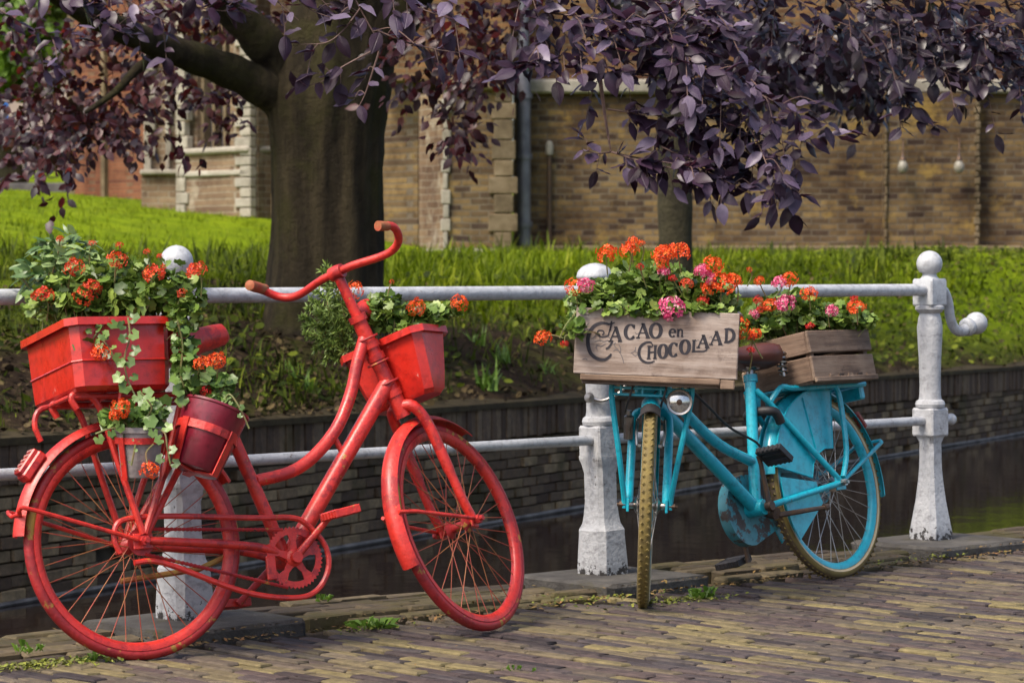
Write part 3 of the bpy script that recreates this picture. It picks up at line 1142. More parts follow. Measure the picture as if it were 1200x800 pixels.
edg = MB()
p0, p1 = at(-120, 222, 55.5), at(86, 221.5, 54.5)
edg.box(((p0 + p1) / 2), ((p1 - p0).length, .25, .22), Matrix.Rotation(math.atan2(p1.y - p0.y, p1.x - p0.x), 3, 'Z'), .02)
o = edg.build("lawn_edging", M_DARKEDGE, None)
tag(o, "dark low stone edging across the lawn at the far left", "edging")

# ------------------------------------------------------------------ church
church = empty("church", Matrix.Translation((0, CHURCH_Y, 0)))
tag(church, "old brick church with stone plinth and buttresses behind the lawn", "church")
CI = Matrix.Translation((0, -CHURCH_Y, 0))


def wall_mb(mb, a, b, z0, z1, th=.4, ch=0.0):
    """box wall whose visible face runs from plan point a to b (left to right as the camera sees it)"""
    a, b = Vector((a[0], a[1], 0)), Vector((b[0], b[1], 0))
    d = (b - a)
    L = d.length
    ang = math.atan2(d.y, d.x)
    nrm = Vector((-math.sin(ang), math.cos(ang), 0))
    c = (a + b) / 2 + nrm * (th / 2)
    mb.M = CI
    mb.box((c.x, c.y, (z0 + z1) / 2), (L, th, z1 - z0), Matrix.Rotation(ang, 3, 'Z'), ch)
    return mb


def wall(name, mat, a, b, z0, z1, th=.4, parent=None, ch=0.0):
    return wall_mb(MB(), a, b, z0, z1, th, ch).build(name, mat, parent or church, 30)


def X(px, d):
    return (px - 600) / F * d


SC0, SC1 = 3.60, 3.80                              # string course
wall("wall", M_CHURCH, (.02, 40.0), (8.7, 40.0), .6, SC0, .5)
wall("wall", M_CHURCHU, (-1.9, 40.12), (8.62, 40.12), SC1, 11, .5)
wall("wall", M_CHURCH, (X(318, 42.3), 42.3), (X(490, 40.5), 40.5), .8, 11, .5)
sc = wall("string_course", M_STONEW, (.02, 39.86), (8.75, 39.86), SC0, SC1, .30, None, .03)
# return wall on the right, running back from the corner
wall("wall", M_CHURCH, (8.7, 40.0), (8.7, 60.0), .4, 11, .5)
# buttress with a canted, pale left cheek
bt = wall("buttress", M_CHURCH, (X(521, 39.2), 39.2), (X(600, 39.2), 39.2), .8, SC0, .85)
wall("cheek", M_CHURCHL, (X(491, 40.2), 40.2), (X(521, 39.2) - .02, 39.19), .8, SC0, .3, bt)
wall("weathering", M_STONE, (X(516, 39.1), 39.08), (X(603, 39.1), 39.08), SC0, SC1 - .02, .95, bt, .03)
wall("upper_stage", M_CHURCHU, (X(530, 39.4), 39.5), (X(598, 39.4), 39.5), SC1 - .02, 11, .6, bt)
wall("plinth", M_STONEW, (X(489, 39.0), 39.04), (X(592, 39.0), 39.04), .8, 1.40, .6, bt, .05)
# quoins at both edges of the buttress and of the pilaster
rqn = random.Random(8)


def quoins(xc, y, z0, z1, mat, parent, wide=(.10, .19), h=.21):
    z = z0
    k = 0
    while z < z1 - .05:
        w_ = wide[k % 2] * rqn.uniform(.9, 1.15)
        hh = h * rqn.uniform(.85, 1.15)
        mb = MB(CI).box((xc + rqn.uniform(-.01, .01), y, z + hh / 2), (w_, .06, hh - .012), None, .012)
        mb.build("stone", mat, parent, 30)
        z += hh
        k += 1


quoins(X(521, 39.2) + .02, 39.18, 1.40, SC0, M_STONEW, bt, (.07, .13))
quoins(X(590, 39.2), 39.18, 1.40, SC0, M_STONE, bt, (.24, .36), .26)
pl = wall("pilaster", M_CHURCH, (X(1035, 39.8), 39.8), (X(1148, 39.8), 39.8), .6, SC0, .3)
quoins(X(1148, 39.8) - .04, 39.785, 1.45, SC0, M_STONE, pl, (.05, .08), .10)
quoins(X(1036, 39.8) + .02, 39.785, 1.45, SC0, M_STONE, pl, (.025, .04), .12)
# stone footing along the base, block by block
x = .05
while x < 8.6:
    w_ = rqn.uniform(.7, 1.2)
    MB(CI).box((x + w_ / 2, 39.72, 1.24), (w_ - .02, .5, .42), None, .03).build("footing_stone", M_STONE, church, 30)
    x += w_
# window above the string course
wz = at(741, 8, 40.1).z
win = MB(CI).box((X(741, 40.1), 40.10, wz + .8), (.40, .10, 1.6), None, .01).build("window", M_GLASS, church, 30)
MB(CI).box((X(741, 40.1), 40.06, wz - .02), (.50, .16, .06), None, .01).build("sill", M_LAMPW, win, 30)
for dx in (-.2, 0, .2):
    MB(CI).box((X(741, 40.1) + dx, 40.04, wz + .8), (.035, .05, 1.6)).build("glazing_bar", M_LAMPW, win, 30)
for k in range(4):
    MB(CI).box((X(741, 40.1), 40.045, wz + .12 + .4 * k), (.40, .05, .03)).build("glazing_bar", M_LAMPW, win, 30)
# downpipe, thin conduit with pale head, two globe lamps
pipe = MB(CI)
p = at(614, 300, 39.6)
pipe.tube([(p.x, 39.62, 1.2), (p.x, 39.62, 3.95)], .10, 14)
pipe.tube([(p.x, 39.62, 3.95), (p.x, 39.62, 5.4)], .075, 14)
po = pipe.build("downpipe", M_LEAD, church)
for z in (1.75, 2.7, 3.55, 3.95):
    MB(CI).tube([(p.x, 39.62, z - .04), (p.x, 39.62, z + .04)], .125, 14).build("pipe_collar", M_LEAD if z < 3.9 else plain("verdigris", (.08, .14, .13), .6), po)
p = at(644, 180, 39.8)
cd = MB(CI).tube([(p.x, 39.93, 1.3), (p.x, 39.93, p.z)], .035, 8).build("conduit", M_IRON, church)
MB(CI).lathe([(0, p.z - .02), (.055, p.z - .01), (.06, p.z + .12), (.045, p.z + .17), (0, p.z + .19)], 12, Matrix.Translation((p.x, 39.92, 0))).build("conduit_cap", M_LAMPW, cd)
for (px, py) in ((1058, 196), (1124, 196)):
    p = at(px, py, 39.6)
    lm = MB(CI)
    lm.lathe([(.012, .26), (.02, .16), (.05, .12), (.055, .10)], 12, Matrix.Translation((p.x, 39.6, p.z)))
    lm.tube([(p.x, 39.6, p.z + .25), (p.x + .02, 39.7, p.z + .38), (p.x + .02, 39.82, p.z + .42)], .012, 6)
    lo = lm.build("wall_lamp", M_IRON, church)
    MB(CI).lathe([(.02, .11), (.05, .08), (.075, .02), (.075, -.03), (.05, -.07), (0, -.085)], 16, Matrix.Translation((p.x, 39.6, p.z))).build("globe", M_LAMPW, lo)

# left bay: traceried window over a two-step plinth, then stepped buttress and the far red wall
bay = empty("bay", Matrix.Identity(4), church)
A, B = (X(222, 43.6), 43.6), (X(303, 42.4), 42.4)


def on_bay(k, out=0.0):
    d = Vector((B[0] - A[0], B[1] - A[1], 0))
    nrm = Vector((d.y, -d.x, 0)).normalized()
    return (A[0] + d.x * k + nrm.x * out, A[1] + d.y * k + nrm.y * out)


def bz(py, d=43.0):
    return at(0, py, d).z


sill_z, led_z = bz(178), bz(204)
wk0, wk1 = .12, .80
wall("plinth_wall", M_CHURCHL, on_bay(0, .16), on_bay(1, .16), 1.2, sill_z - .02, .5, bay)
wall("sill_ledge", M_STONEW, on_bay(-.04, .24), on_bay(1.02, .24), sill_z - .04, sill_z + .06, .5, bay, .03)
wall("plinth_ledge", M_STONEW, on_bay(-.04, .20), on_bay(1.02, .20), led_z - .04, led_z + .05, .2, bay, .02)
wall("pier", M_CHURCHL, on_bay(0), on_bay(wk0), sill_z + .06, 11, .5, bay)
wall("pier", M_CHURCHL, on_bay(wk1), on_bay(1), sill_z + .06, 11, .5, bay)
wall("spandrel", M_CHURCHL, on_bay(wk0), on_bay(wk1), 4.75, 11, .5, bay)
wn_ = wall("window", M_GLASS, on_bay(wk0, -.22), on_bay(wk1, -.22), sill_z + .06, 4.75, .06, bay)
for k in (wk0 + .02, wk0 + .18, (wk0 + wk1) / 2, wk1 - .18, wk1 - .02):
    wall("mullion", M_STONE, on_bay(k - .020, -.08), on_bay(k + .020, -.08), sill_z + .06, 4.75, .14, bay)
for k in range(5):
    z = sill_z + .3 + k * .28
    wall("saddle_bar", M_IRON, on_bay(wk0, -.2), on_bay(wk1, -.2), z, z + .02, .03, bay)


def quoins_line(f, z0, z1, mat, parent, h=.15, dx=(.05, .12)):
    z, k = z0, 0
    while z < z1:
        hh = h * rqn.uniform(.85, 1.2)
        a, b = f(dx[k % 2])
        wall("stone", mat, a, b, z, z + hh - .015, .12, parent, .012)
        z += hh
        k += 1


quoins_line(lambda w_: (on_bay(.93 - w_, .20), on_bay(1.03, .20)), 1.9, 5.2, M_STONEW, bay)
quoins_line(lambda w_: (on_bay(-.05, .20), on_bay(.05 + w_ * .6, .20)), 1.9, 5.2, M_STONEW, bay, .2)
wall("return_wall", M_CHURCHL, on_bay(1.03, .05), (X(330, 42.8), 42.9), 1.2, 11, .5, bay)
# stepped buttress left of the bay
b2 = empty("stepped_buttress", Matrix.Identity(4), church)
wall("upper", M_CHURCHL, (X(172, 46), 46.0), (X(222, 46), 46.0), 2.0, 11, .6, b2)
wall("lower", M_CHURCHL, (X(166, 45.6), 45.6), (X(226, 45.6), 45.5), 1.4, bz(205, 45.6), .8, b2)
wall("ledge", M_STONEW, (X(164, 45.5), 45.5), (X(228, 45.5), 45.4), bz(205, 45.6), bz(199, 45.6), .8, b2, .02)
quoins_line(lambda w_: ((X(169, 45.9), 45.9), (X(174, 45.9) + w_, 45.9)), bz(199, 45.6), 6, M_STONEW, b2, .22)
quoins_line(lambda w_: ((X(194, 45.9), 45.92), (X(197, 45.9) + w_ * .5, 45.92)), bz(199, 45.6), 6, M_STONEW, b2, .25)
wall("wall", M_CHURCHR, (X(82, 54), 54.0), (X(175, 52), 52.0), 1.5, 12, .5)
quoins_line(lambda w_: ((X(80, 53.9), 53.9), (X(86, 53.9) + w_, 53.85)), 2.4, 9, M_STONE, church, .3, (.08, .16))
wall("pilaster", M_STONE, (X(119, 53.1), 53.05), (X(124, 53.1), 52.95), 2.2, 11, .2)
wall("wall", M_CHURCHR, (X(82, 54), 75.0), (X(82, 54), 54.0), 1.5, 12, .4)

# ------------------------------------------------------------------ far end of the lawn
fb = empty("far_building", Matrix.Translation((X(20, 95), 95, 3.0)))
tag(fb, "pale pink plastered house beyond the lawn at the far left", "building")
mb = MB().box((0, 0, 3), (14, 4, 8), None, .05).build("wall", M_PINKWALL, fb)
MB().prism([(-7.3, 7), (7.3, 7), (6.5, 10), (-6.5, 10)], -2.3, 2.3).build("roof", plain("roof_tile", (.16, .07, .05), .8), fb)
for xx in (-5.5, -3.3, -1.1, 1.1, 3.3, 5.5):
    for zz in (1.2, 4.4):
        wo_ = MB().box((xx, -2.0, zz + .6), (1.0, .12, 1.7), None, .02).build("window", M_GLASS, fb)
        MB().box((xx, -2.05, zz - .3), (1.2, .2, .1), None, .02).build("sill", M_STONEW, wo_)
road_z = gz(X(30, 77), 77)
strip("far_path", M_PATH, 38.5, 43.5, 10, 36, .02).__setitem__("kind", "structure")
sg = empty("street_sign", Matrix.Translation((X(4, 70), 70, gz(X(4, 70), 70))))
tag(sg, "blue sign board at the left picture edge beyond the lawn", "sign")
MB().box((0, 0, 1.15), (.30, .06, 1.7), None, .01).build("panel", M_BLUESIGN, sg)
MB().tube([(.0, .06, 0), (.0, .06, 2.2)], .03, 8).build("post", M_IRON, sg)
bp = MB()
bp.lathe([(.16, 0), (.17, .1), (.15, .15), (.15, .95), (.19, 1.0), (.19, 1.08), (.10, 1.2), (0, 1.22)], 16)
o = bp.build("bollard", plain("dark_bollard", (.05, .045, .06), .6), None)
o.matrix_basis = Matrix.Translation((X(15, 69), 69, gz(X(15, 69), 69)))
tag(o, "dark round-topped bollard beside the blue sign beyond the lawn", "bollard")


def far_bike(px, d, label, face=1):
    x0 = X(px, d)
    root = empty("parked_bicycle", Matrix.Translation((x0, d, gz(x0, d))) @ Matrix.Rotation(R(8), 4, 'Z'))
    tag(root, label, "bicycle", "bicycles parked beyond the lawn")
    mk = plain("far_bike_paint", (.03, .025, .035), .5)
    for sx in (-.55, .55):
        mb = MB().ring([(.345, -.02), (.345, .02), (.305, .02), (.305, -.02)], 28, Matrix.Translation((sx, 0, .345)))
        wl = mb.build("wheel", M_BLACK, root)
        mb = MB()
        for k in range(10):
            a = k * .628
            mb.tube([(sx, 0, .345), (sx + .31 * math.cos(a), 0, .345 + .31 * math.sin(a))], .006, 4)
        mb.build("spokes", M_CHROME, wl).__setitem__("kind", "stuff")
    mb = MB()
    for a, b in (((-.55, .345), (-.1, .30)), ((-.1, .30), (-.28, .85)), ((-.55, .345), (-.25, .75)), ((-.1, .30), (.36, .78)), ((-.25, .72), (.34, .85)), ((.32, .95), (.55, .345))):
        mb.tube([(a[0] * face, 0, a[1]), (b[0] * face, 0, b[1])], .02, 6)
    mb.build("frame", mk, root)
    MB().box((-.3 * face, 0, .92), (.27, .16, .06), None, .02).build("saddle", M_BLACK, root)
    MB().tube([(.18 * face, -.3, 1.05), (.3 * face, -.1, 1.08), (.3 * face, .1, 1.08), (.18 * face, .3, 1.05)], .015, 6).build("handlebar", M_CHROME, root)


far_bike(36, 71, "dark parked bicycle beyond the lawn, the left one of two")
far_bike(66, 72, "dark parked bicycle beyond the lawn, the right one near the red wall", -1)

# ------------------------------------------------------------------ trees
def leaf_base(segs=5, width=.30, fold=.22, droop=.22, wave=.0, peak=.48):
    """beech leaf of length 1 along x, folded at the midrib"""
    v, t = [], []
    for i in range(segs + 1):
        u = i / segs
        w_ = width * (math.sin(math.pi * min(1, u ** .9)) ** .8) if 0 < i < segs else 0
        z = -droop * u * u + .02
        wv = wave * math.sin(u * 14)
        if w_ == 0:
            v.append((u, 0, z))
        else:
            v += [(u, 0, z), (u - .03, w_, z + w_ * fold + wv), (u - .03, -w_, z + w_ * fold - wv)]
    t += [(0, 1, 2), (0, 3, 1)]
    for i in range(segs - 2):
        a = 1 + 3 * i
        b = a + 3
        t += [(a, b, b + 1), (a, b + 1, a + 1), (a, a + 2, b + 2), (a, b + 2, b)]
    a = 1 + 3 * (segs - 2)
    e = a + 3
    t += [(a, e, a + 1), (a, a + 2, e)]
    return np.array(v, float), np.array(t)


LEAVES = [leaf_base(6, .27, .25, .20, .02), leaf_base(6, .29, -.18, .40, .02), leaf_base(6, .22, .45, .10, .03), leaf_base(6, .265, .12, -.18, .03)]
LEAF_S = [leaf_base(3, .32, .25, .2), leaf_base(3, .30, -.2, .3)]

beech = empty("copper_beech", Matrix.Translation(at(378, 395, 20.3)))
tag(beech, "huge copper beech with dark trunk and drooping purple leaves at the canal", "tree")
BI = Matrix.Translation(-beech.matrix_basis.translation)
D0 = 20.3
# trunk from rings of traced half-widths
rows = [(420, 290, 462, 1.25), (398, 296, 456, 1.1), (380, 303, 451, 1.0), (355, 309, 447, 1), (320, 314, 446, 1), (280, 317, 446, 1), (240, 318, 446, 1), (200, 318, 447, 1), (165, 316, 449, 1), (135, 312, 453, 1),
        (110, 308, 458, .95), (80, 318, 462, .9), (40, 330, 462, .85), (0, 342, 462, .8), (-60, 350, 458, .75), (-140, 360, 450, .7)]
tm = MB(BI)
vs, fs, nn = [], [], 72
rt = random.Random(3)
ph = [rt.uniform(0, 6.28) for _ in range(6)]
ys = sorted(set(list(range(-140, 421, 10))), reverse=True)
ry = [q[0] for q in rows][::-1]
from mathutils import noise as mnoise
for py in ys:
    x0, x1, dep = (float(np.interp(py, ry, [q[k] for q in rows][::-1])) for k in (1, 2, 3))
    c = at((x0 + x1) / 2, py, D0)
    r0 = (x1 - x0) / 2 / F * D0
    for k in range(nn):
        a = 2 * math.pi * k / nn
        flare = max(0, (py - 330) / 90) * .10 * math.sin(5 * a + 1)
        q = Vector((math.cos(a) * 2.2, math.sin(a) * 2.2, c.z * .5))
        dsp = .035 * mnoise.noise(q) + .022 * mnoise.noise(Vector((math.cos(a) * 7, math.sin(a) * 7, c.z * 1.1))) + .010 * mnoise.noise(Vector((math.cos(a) * 9, math.sin(a) * 9, c.z * 9)))
        rr_ = r0 * (1 + .025 * math.sin(3 * a + ph[0] + py * .004) + flare) + dsp
        vs.append((c.x + rr_ * math.cos(a), D0 + rr_ * dep * math.sin(a), c.z))
for i in range(len(ys) - 1):
    for k in range(nn):
        k2 = (k + 1) % nn
        fs.append((i * nn + k, i * nn + k2, (i + 1) * nn + k2, (i + 1) * nn + k))
tm.add(vs, fs)
tm.build("trunk", M_BARK, beech, 60)


def limb(path, r0, r1, parent=beech, name="limb", mat=M_BARK, inv=BI, n=12, k=6):
    pts = catmull([at(*q) if len(q) == 3 and isinstance(q, tuple) else q for q in path], k)
    m = len(pts)
    rs_ = [(r0 + (r1 - r0) * i / (m - 1)) * (1 + .05 * math.sin(i * 1.3)) for i in range(m)]
    return MB(inv).tube(pts, rs_, n).build(name, mat, parent, 60)


limb([(372, 190, 20.3), (338, 128, 20.2), (296, 96, 20.0), (250, 76, 19.8), (205, 60, 19.5), (150, 38, 19.0), (95, 12, 18.4), (20, -40, 17.5)], .165, .06)
limb([(385, 150, 20.3), (335, 85, 20.2), (300, 40, 20.0), (262, 0, 19.8), (210, -60, 19.3)], .17, .11)
limb([(400, 120, 20.3), (440, 60, 20.2), (478, 10, 20.0), (520, -60, 19.5)], .19, .11)
limb([(205, 60, 19.5), (165, 78, 19.3), (135, 108, 19.2), (100, 132, 19.1)], .045, .015)
# big limbs above the picture that carry the hanging sprays over the canal
limb([at(410, -100, 20.2), Vector((-.6, 18.0, 4.6)), Vector((.1, 15.0, 4.5)), Vector((.5, 12.6, 3.4)), at(660, -80, 11.9), at(690, -10, 11.8)], .18, .018)
limb([at(380, -120, 20.2), Vector((-1.2, 17.0, 4.9)), Vector((-1.1, 13.5, 4.4)), Vector((-.8, 11.2, 3.0)), at(410, -60, 10.7), at(425, 0, 10.6)], .16, .012)
limb([at(360, -100, 20.2), Vector((-2.2, 17.5, 4.6)), Vector((-2.4, 15, 3.6)), at(90, -60, 13.6), at(110, 0, 13.5)], .13, .012)

# slender tree farther back, carries the dark foliage at the upper right
t2 = empty("slender_tree", Matrix.Translation((X(792, 29.5), 29.5, gz(X(792, 29.5), 29.5))))
tag(t2, "slender tree with pale brown trunk behind the purple leaves and crates", "tree")
TI = Matrix.Translation(-t2.matrix_basis.translation)
limb([Vector((X(792, 29.5), 29.5, gz(X(792, 29.5), 29.5) - .1)), at(791, 240, 29.5), at(789, 150, 29.5), at(784, 60, 29.5), at(776, -60, 29.4), at(770, -200, 29.3)], .19, .14, t2, "trunk", M_BARK2, TI, 14)
limb([at(786, 90, 29.5), at(765, 62, 29.3), at(745, 40, 29.0), at(715, 0, 28.6)], .10, .05, t2, "limb", M_BARK2, TI)
limb([at(780, 20, 29.4), at(830, -60, 27), Vector((2.6, 21, 5.4)), Vector((2.4, 15.5, 4.2)), at(1010, -60, 13.4), at(1040, 0, 13.3)], .12, .012, t2, "limb", M_BARK2, TI)

rl = random.Random(17)


class Spray:
    def __init__(self):
        self.leaves, self.twigs = [], MB(BI)

    def leaf(self, p, ax, size):
        nrm = Vector((rl.gauss(0, .35), -.42 + rl.gauss(0, .3), .90 + rl.gauss(0, .25)))
        ax = Vector((ax.x, ax.y, ax.z * .55 - .06))
        M = frame_mat(p, ax, nrm, 1.0) @ Matrix.Diagonal((size, size * rl.uniform(.85, 1.15), size, 1))
        self.leaves.append(M)

    def twig(self, path, size=.10, sub=.085, sublen=(.10, .24), bare=0.0, r=.0045, step=.036, density=1.0):
        pts = catmull([at(*q) for q in path], 10)
        m = len(pts)
        self.twigs.tube(pts, [r * (1 - .75 * i / (m - 1)) for i in range(m)], 5)
        L = 0.0
        nl, ns = 0.03, sub * rl.random()
        side = 1
        total = sum((pts[i + 1] - pts[i]).length for i in range(m - 1))
        for i in range(m - 1):
            a, b = pts[i], pts[i + 1]
            tg = (b - a).normalized()
            seg = (b - a).length
            sd_ = tg.cross(Vector((0, -1, 0)))
            sd_ = sd_.normalized() if sd_.length > .2 else Vector((1, 0, 0))
            L += seg
            if L / total < bare:
                continue
            if L >= nl:
                nl += step
                side = -side
                ax = tg * .5 + sd_ * side * rl.uniform(.4, 1.0) + Vector((rl.gauss(0, .25), rl.gauss(-.2, .45), -.12 + rl.gauss(0, .25)))
                self.leaf(b, ax, size * rl.uniform(.55, 1.15))
            if L >= ns:
                ns += sub * rl.uniform(.7, 1.3) / density
                s2 = 1 if rl.random() < .5 else -1
                d = (tg * .6 + sd_ * s2 * rl.uniform(.4, 1.0) + Vector((0, rl.gauss(0, .7), -.15))).normalized()
                n_ = rl.uniform(*sublen)
                e = b + d * n_ + Vector((0, 0, -.15 * n_))
                mid = b + d * n_ * .5 + Vector((0, 0, .02))
                q = catmull([b, mid, e], 4)
                self.twigs.tube(q, .0022, 4)
                k = 0
                u = .03
                while u < n_:
                    pp = b + d * u + Vector((0, 0, -.25 * u * u / n_))
                    k += 1
                    sx = d.cross(Vector((0, -1, 0)))
                    sx = sx.normalized() if sx.length > .2 else Vector((1, 0, 0))
                    ax = d * .55 + sx * (1 if k % 2 else -1) * rl.uniform(.35, .9) + Vector((rl.gauss(0, .25), rl.gauss(-.2, .4), -.12 + rl.gauss(0, .25)))
                    self.leaf(pp, ax, size * rl.uniform(.5, 1.12))
                    u += step * rl.uniform(.85, 1.25)
                self.leaf(e, d + Vector((0, 0, -.4)), size * rl.uniform(.8, 1.1))


VEIN = {M_BEECH.name: vein_mat(M_BEECH), M_BEECHDARK.name: vein_mat(M_BEECHDARK)}
near = Spray()
D = 11.8
for path, kw in [
    ([(612, -30, D), (640, 15, D), (685, 65, D), (703, 90, D)], {}),
    ([(703, 90, D), (709, 135, D), (716, 178, D)], dict(bare=2, r=.011)),
    ([(716, 178, D), (700, 180, D - .05), (684, 176, D - .1)], dict(sublen=(.04, .07), size=.085)),
    ([(716, 178, D), (742, 184, D - .05), (790, 192, D - .1), (826, 202, D - .1)], dict(sublen=(.04, .09))),
    ([(716, 178, D), (755, 190, D - .1), (800, 200, D - .1), (842, 214, D)], dict(sublen=(.04, .09))),
    ([(705, 92, D), (752, 88, D), (796, 100, D), (846, 128, D + .1)], dict(sublen=(.06, .16))),
    ([(640, 15, D), (700, 22, D - .1), (765, 32, D - .1), (835, 48, D), (872, 56, D)], {}),
    ([(600, -24, D), (680, -8, D), (760, 2, D), (835, 12, D)], {}),
    ([(640, 40, D), (625, 62, D - .1), (611, 82, D - .1)], dict(sublen=(.05, .12))),
    ([(665, 58, D), (645, 74, D - .1), (618, 84, D - .1)], dict(sublen=(.05, .1))),
    ([(765, 32, D - .1), (822, 78, D - .2), (882, 106, D - .2), (932, 134, D - .2), (954, 160, D - .2)], dict(density=1.1)),
    ([(790, 60, D), (852, 108, D - .1), (902, 146, D - .1), (944, 168, D - .1)], {}),
    ([(850, 110, D), (882, 156, D - .1), (901, 200, D - .2), (910, 238, D - .2)], dict(r=.006, sublen=(.06, .14))),
    ([(800, 106, D), (832, 150, D + .1), (852, 182, D + .1), (868, 206, D)], dict(sublen=(.08, .16))),
    ([(850, 136, D), (872, 172, D), (898, 198, D), (926, 212, D)], dict(sublen=(.06, .15))),
    ([(760, 132, D), (796, 146, D + .1), (832, 174, D + .1), (862, 196, D)], dict(sublen=(.08, .16))),
    ([(712, 128, D), (738, 132, D), (760, 138, D)], dict(sublen=(.03, .06), bare=.4)),
    ([(770, 130, D), (786, 150, D + .1), (806, 168, D + .1)], dict(sublen=(.06, .14))),
    ([(700, 10, D), (742, 50, D + .1), (782, 92, D + .1)], {}),
    ([(780, 20, D), (832, 60, D + .1), (882, 96, D + .1)], {}),
    ([(700, 40, D), (762, 68, D), (822, 100, D)], {}),
    ([(775, 172, D), (806, 186, D), (836, 198, D)], dict(sublen=(.06, .12))),
    ([(820, 196, D), (850, 212, D - .1), (876, 226, D - .1)], dict(sublen=(.06, .12))),
]:
    near.twig(path, **{**dict(size=.100, step=.031, sub=.075), **kw})
D = 10.6
for path, kw in [
    ([(400, -30, D), (422, 10, D), (440, 42, D), (452, 54, D)], {}),
    ([(422, 10, D), (402, 36, D), (382, 50, D), (352, 52, D)], dict(sublen=(.05, .12))),
    ([(440, -20, D), (488, 8, D), (526, 22, D), (540, 32, D)], dict(sublen=(.05, .14))),
    ([(442, 36, D), (478, 50, D), (512, 58, D), (538, 62, D)], dict(sublen=(.04, .09))),
    ([(446, 56, D), (436, 86, D), (428, 110, D), (418, 130, D)], dict(sublen=(.03, .06), bare=.3)),
    ([(436, 60, D), (402, 78, D), (376, 96, D), (350, 102, D)], dict(sublen=(.03, .06), bare=.4)),
    ([(330, -24, D), (362, 10, D), (400, 24, D)], {}),
    ([(298, -24, D), (330, 6, D), (350, 24, D)], {}),
    ([(300, -12, D), (258, -6, D), (212, 0, D)], dict(sublen=(.05, .12))),
    ([(470, -30, D), (520, -8, D), (560, 2, D)], {}),
]:
    near.twig(path, size=.092, density=.55, step=.05, **kw)
D = 13.4
for path, kw in [
    ([(60, -24, D), (110, 22, D), (152, 42, D)], {}),
    ([(122, -16, D), (172, 14, D), (205, 28, D)], {}),
    ([(0, 12, D), (50, 40, D), (92, 46, D)], {}),
    ([(180, -20, D), (230, 8, D), (280, 14, D)], {}),
    ([(20, -20, D), (70, 0, D), (120, 4, D)], {}),
]:
    near.twig(path, size=.10, density=.8, **kw)

dark = Spray()
dark.twigs.M = TI
D = 13.3
for path, kw in [
    ([(900, -24, D), (960, 16, D), (1010, 36, D), (1060, 56, D)], {}),
    ([(1000, -24, D), (1062, 16, D), (1122, 46, D), (1176, 66, D)], {}),
    ([(1080, -24, D), (1142, 16, D), (1206, 38, D)], {}),
    ([(1010, 36, D), (1046, 82, D), (1058, 112, D), (1066, 134, D)], dict(sublen=(.03, .06), bare=.6, r=.006)),
    ([(1058, 112, D), (1076, 140, D), (1094, 150, D)], dict(sublen=(.02, .05))),
    ([(1058, 118, D), (1054, 136, D), (1056, 152, D)], dict(sublen=(.02, .05))),
    ([(1060, 56, D), (1100, 80, D), (1150, 92, D), (1182, 102, D)], {}),
    ([(1150, -24, D), (1192, 6, D), (1236, 26, D)], {}),
    ([(870, -24, D), (902, 30, D + .5), (934, 56, D + .5)], {}),
    ([(980, -4, D), (1032, 26, D), (1102, 52, D)], {}),
    ([(1120, 26, D), (1162, 56, D), (1204, 88, D)], {}),
    ([(940, -24, D), (1000, 4, D + .3), (1060, 12, D + .3)], {}),
    ([(1040, -24, D), (1100, 0, D + .3), (1180, 8, D + .3)], {}),
    ([(960, 10, D), (990, 50, D + .4), (1040, 80, D + .4)], {}),
    ([(1090, 40, D), (1130, 70, D + .3), (1160, 84, D + .3)], {}),
    ([(1150, 40, D), (1180, 74, D), (1206, 110, D)], {}),
]:
    dark.twig(path, size=.10, density=.75, **kw)

for spr, par, inv, mat in ((near, beech, BI, M_BEECH), (dark, t2, TI, M_BEECHDARK)):
    meshes = []
    for bv, btri in LEAVES:
        meshes.append(np_mesh("leaf", bv, btri, VEIN[mat.name]))

    def vis(M, inv=inv):
        x, y = px_of(M.translation)
        return (not (-5 < x < 1205 and -2 < y < 300), M.translation.y + .3 * rl.random())
    ls = sorted(spr.leaves, key=vis)
    most = 300 if par is beech else 150
    for i, M in enumerate(ls[:most]):
        link("leaf", meshes[i % 4], par, inv @ M)
    link("leaf_spray", scatter_mesh("leaf_spray", LEAVES, [np.array(inv @ M) for M in ls[most:]], mat), par, None, "stuff")
    spr.twigs.build("twigs", M_TWIG, par).__setitem__("kind", "stuff")


def cloud(ells, size, inv, n_per=1.25, nz=.6):
    """leaf clusters inside ellipses given in pixels with a depth and depth spread"""
    out = []
    for (px, py, rx, ry, d, rd, n) in ells:
        for _ in range(int(n * n_per / 6)):
            while True:
                u = Vector((rl.uniform(-1, 1), rl.uniform(-1, 1), rl.uniform(-1, 1)))
                if u.length < 1:
                    break
            c = at(px + rx * u.x, py + ry * u.y, d + rd * u.z)
            g_ = Vector((rl.gauss(0, 1), rl.gauss(0, .8), rl.gauss(-.5, .5))).normalized()
            for k in range(6):
                p_ = c + g_ * (.05 * k) + Vector((rl.gauss(0, .02), rl.gauss(0, .02), rl.gauss(0, .015)))
                ax = g_ + Vector((rl.gauss(0, .8), rl.gauss(0, .5), rl.gauss(-.35, .4)))
                nr = Vector((rl.gauss(0, .5), rl.gauss(-.4, .5), nz + rl.gauss(0, .4)))
                out.append(np.array(inv @ frame_mat(p_, ax, nr, size * rl.uniform(.6, 1.1))))
    return out


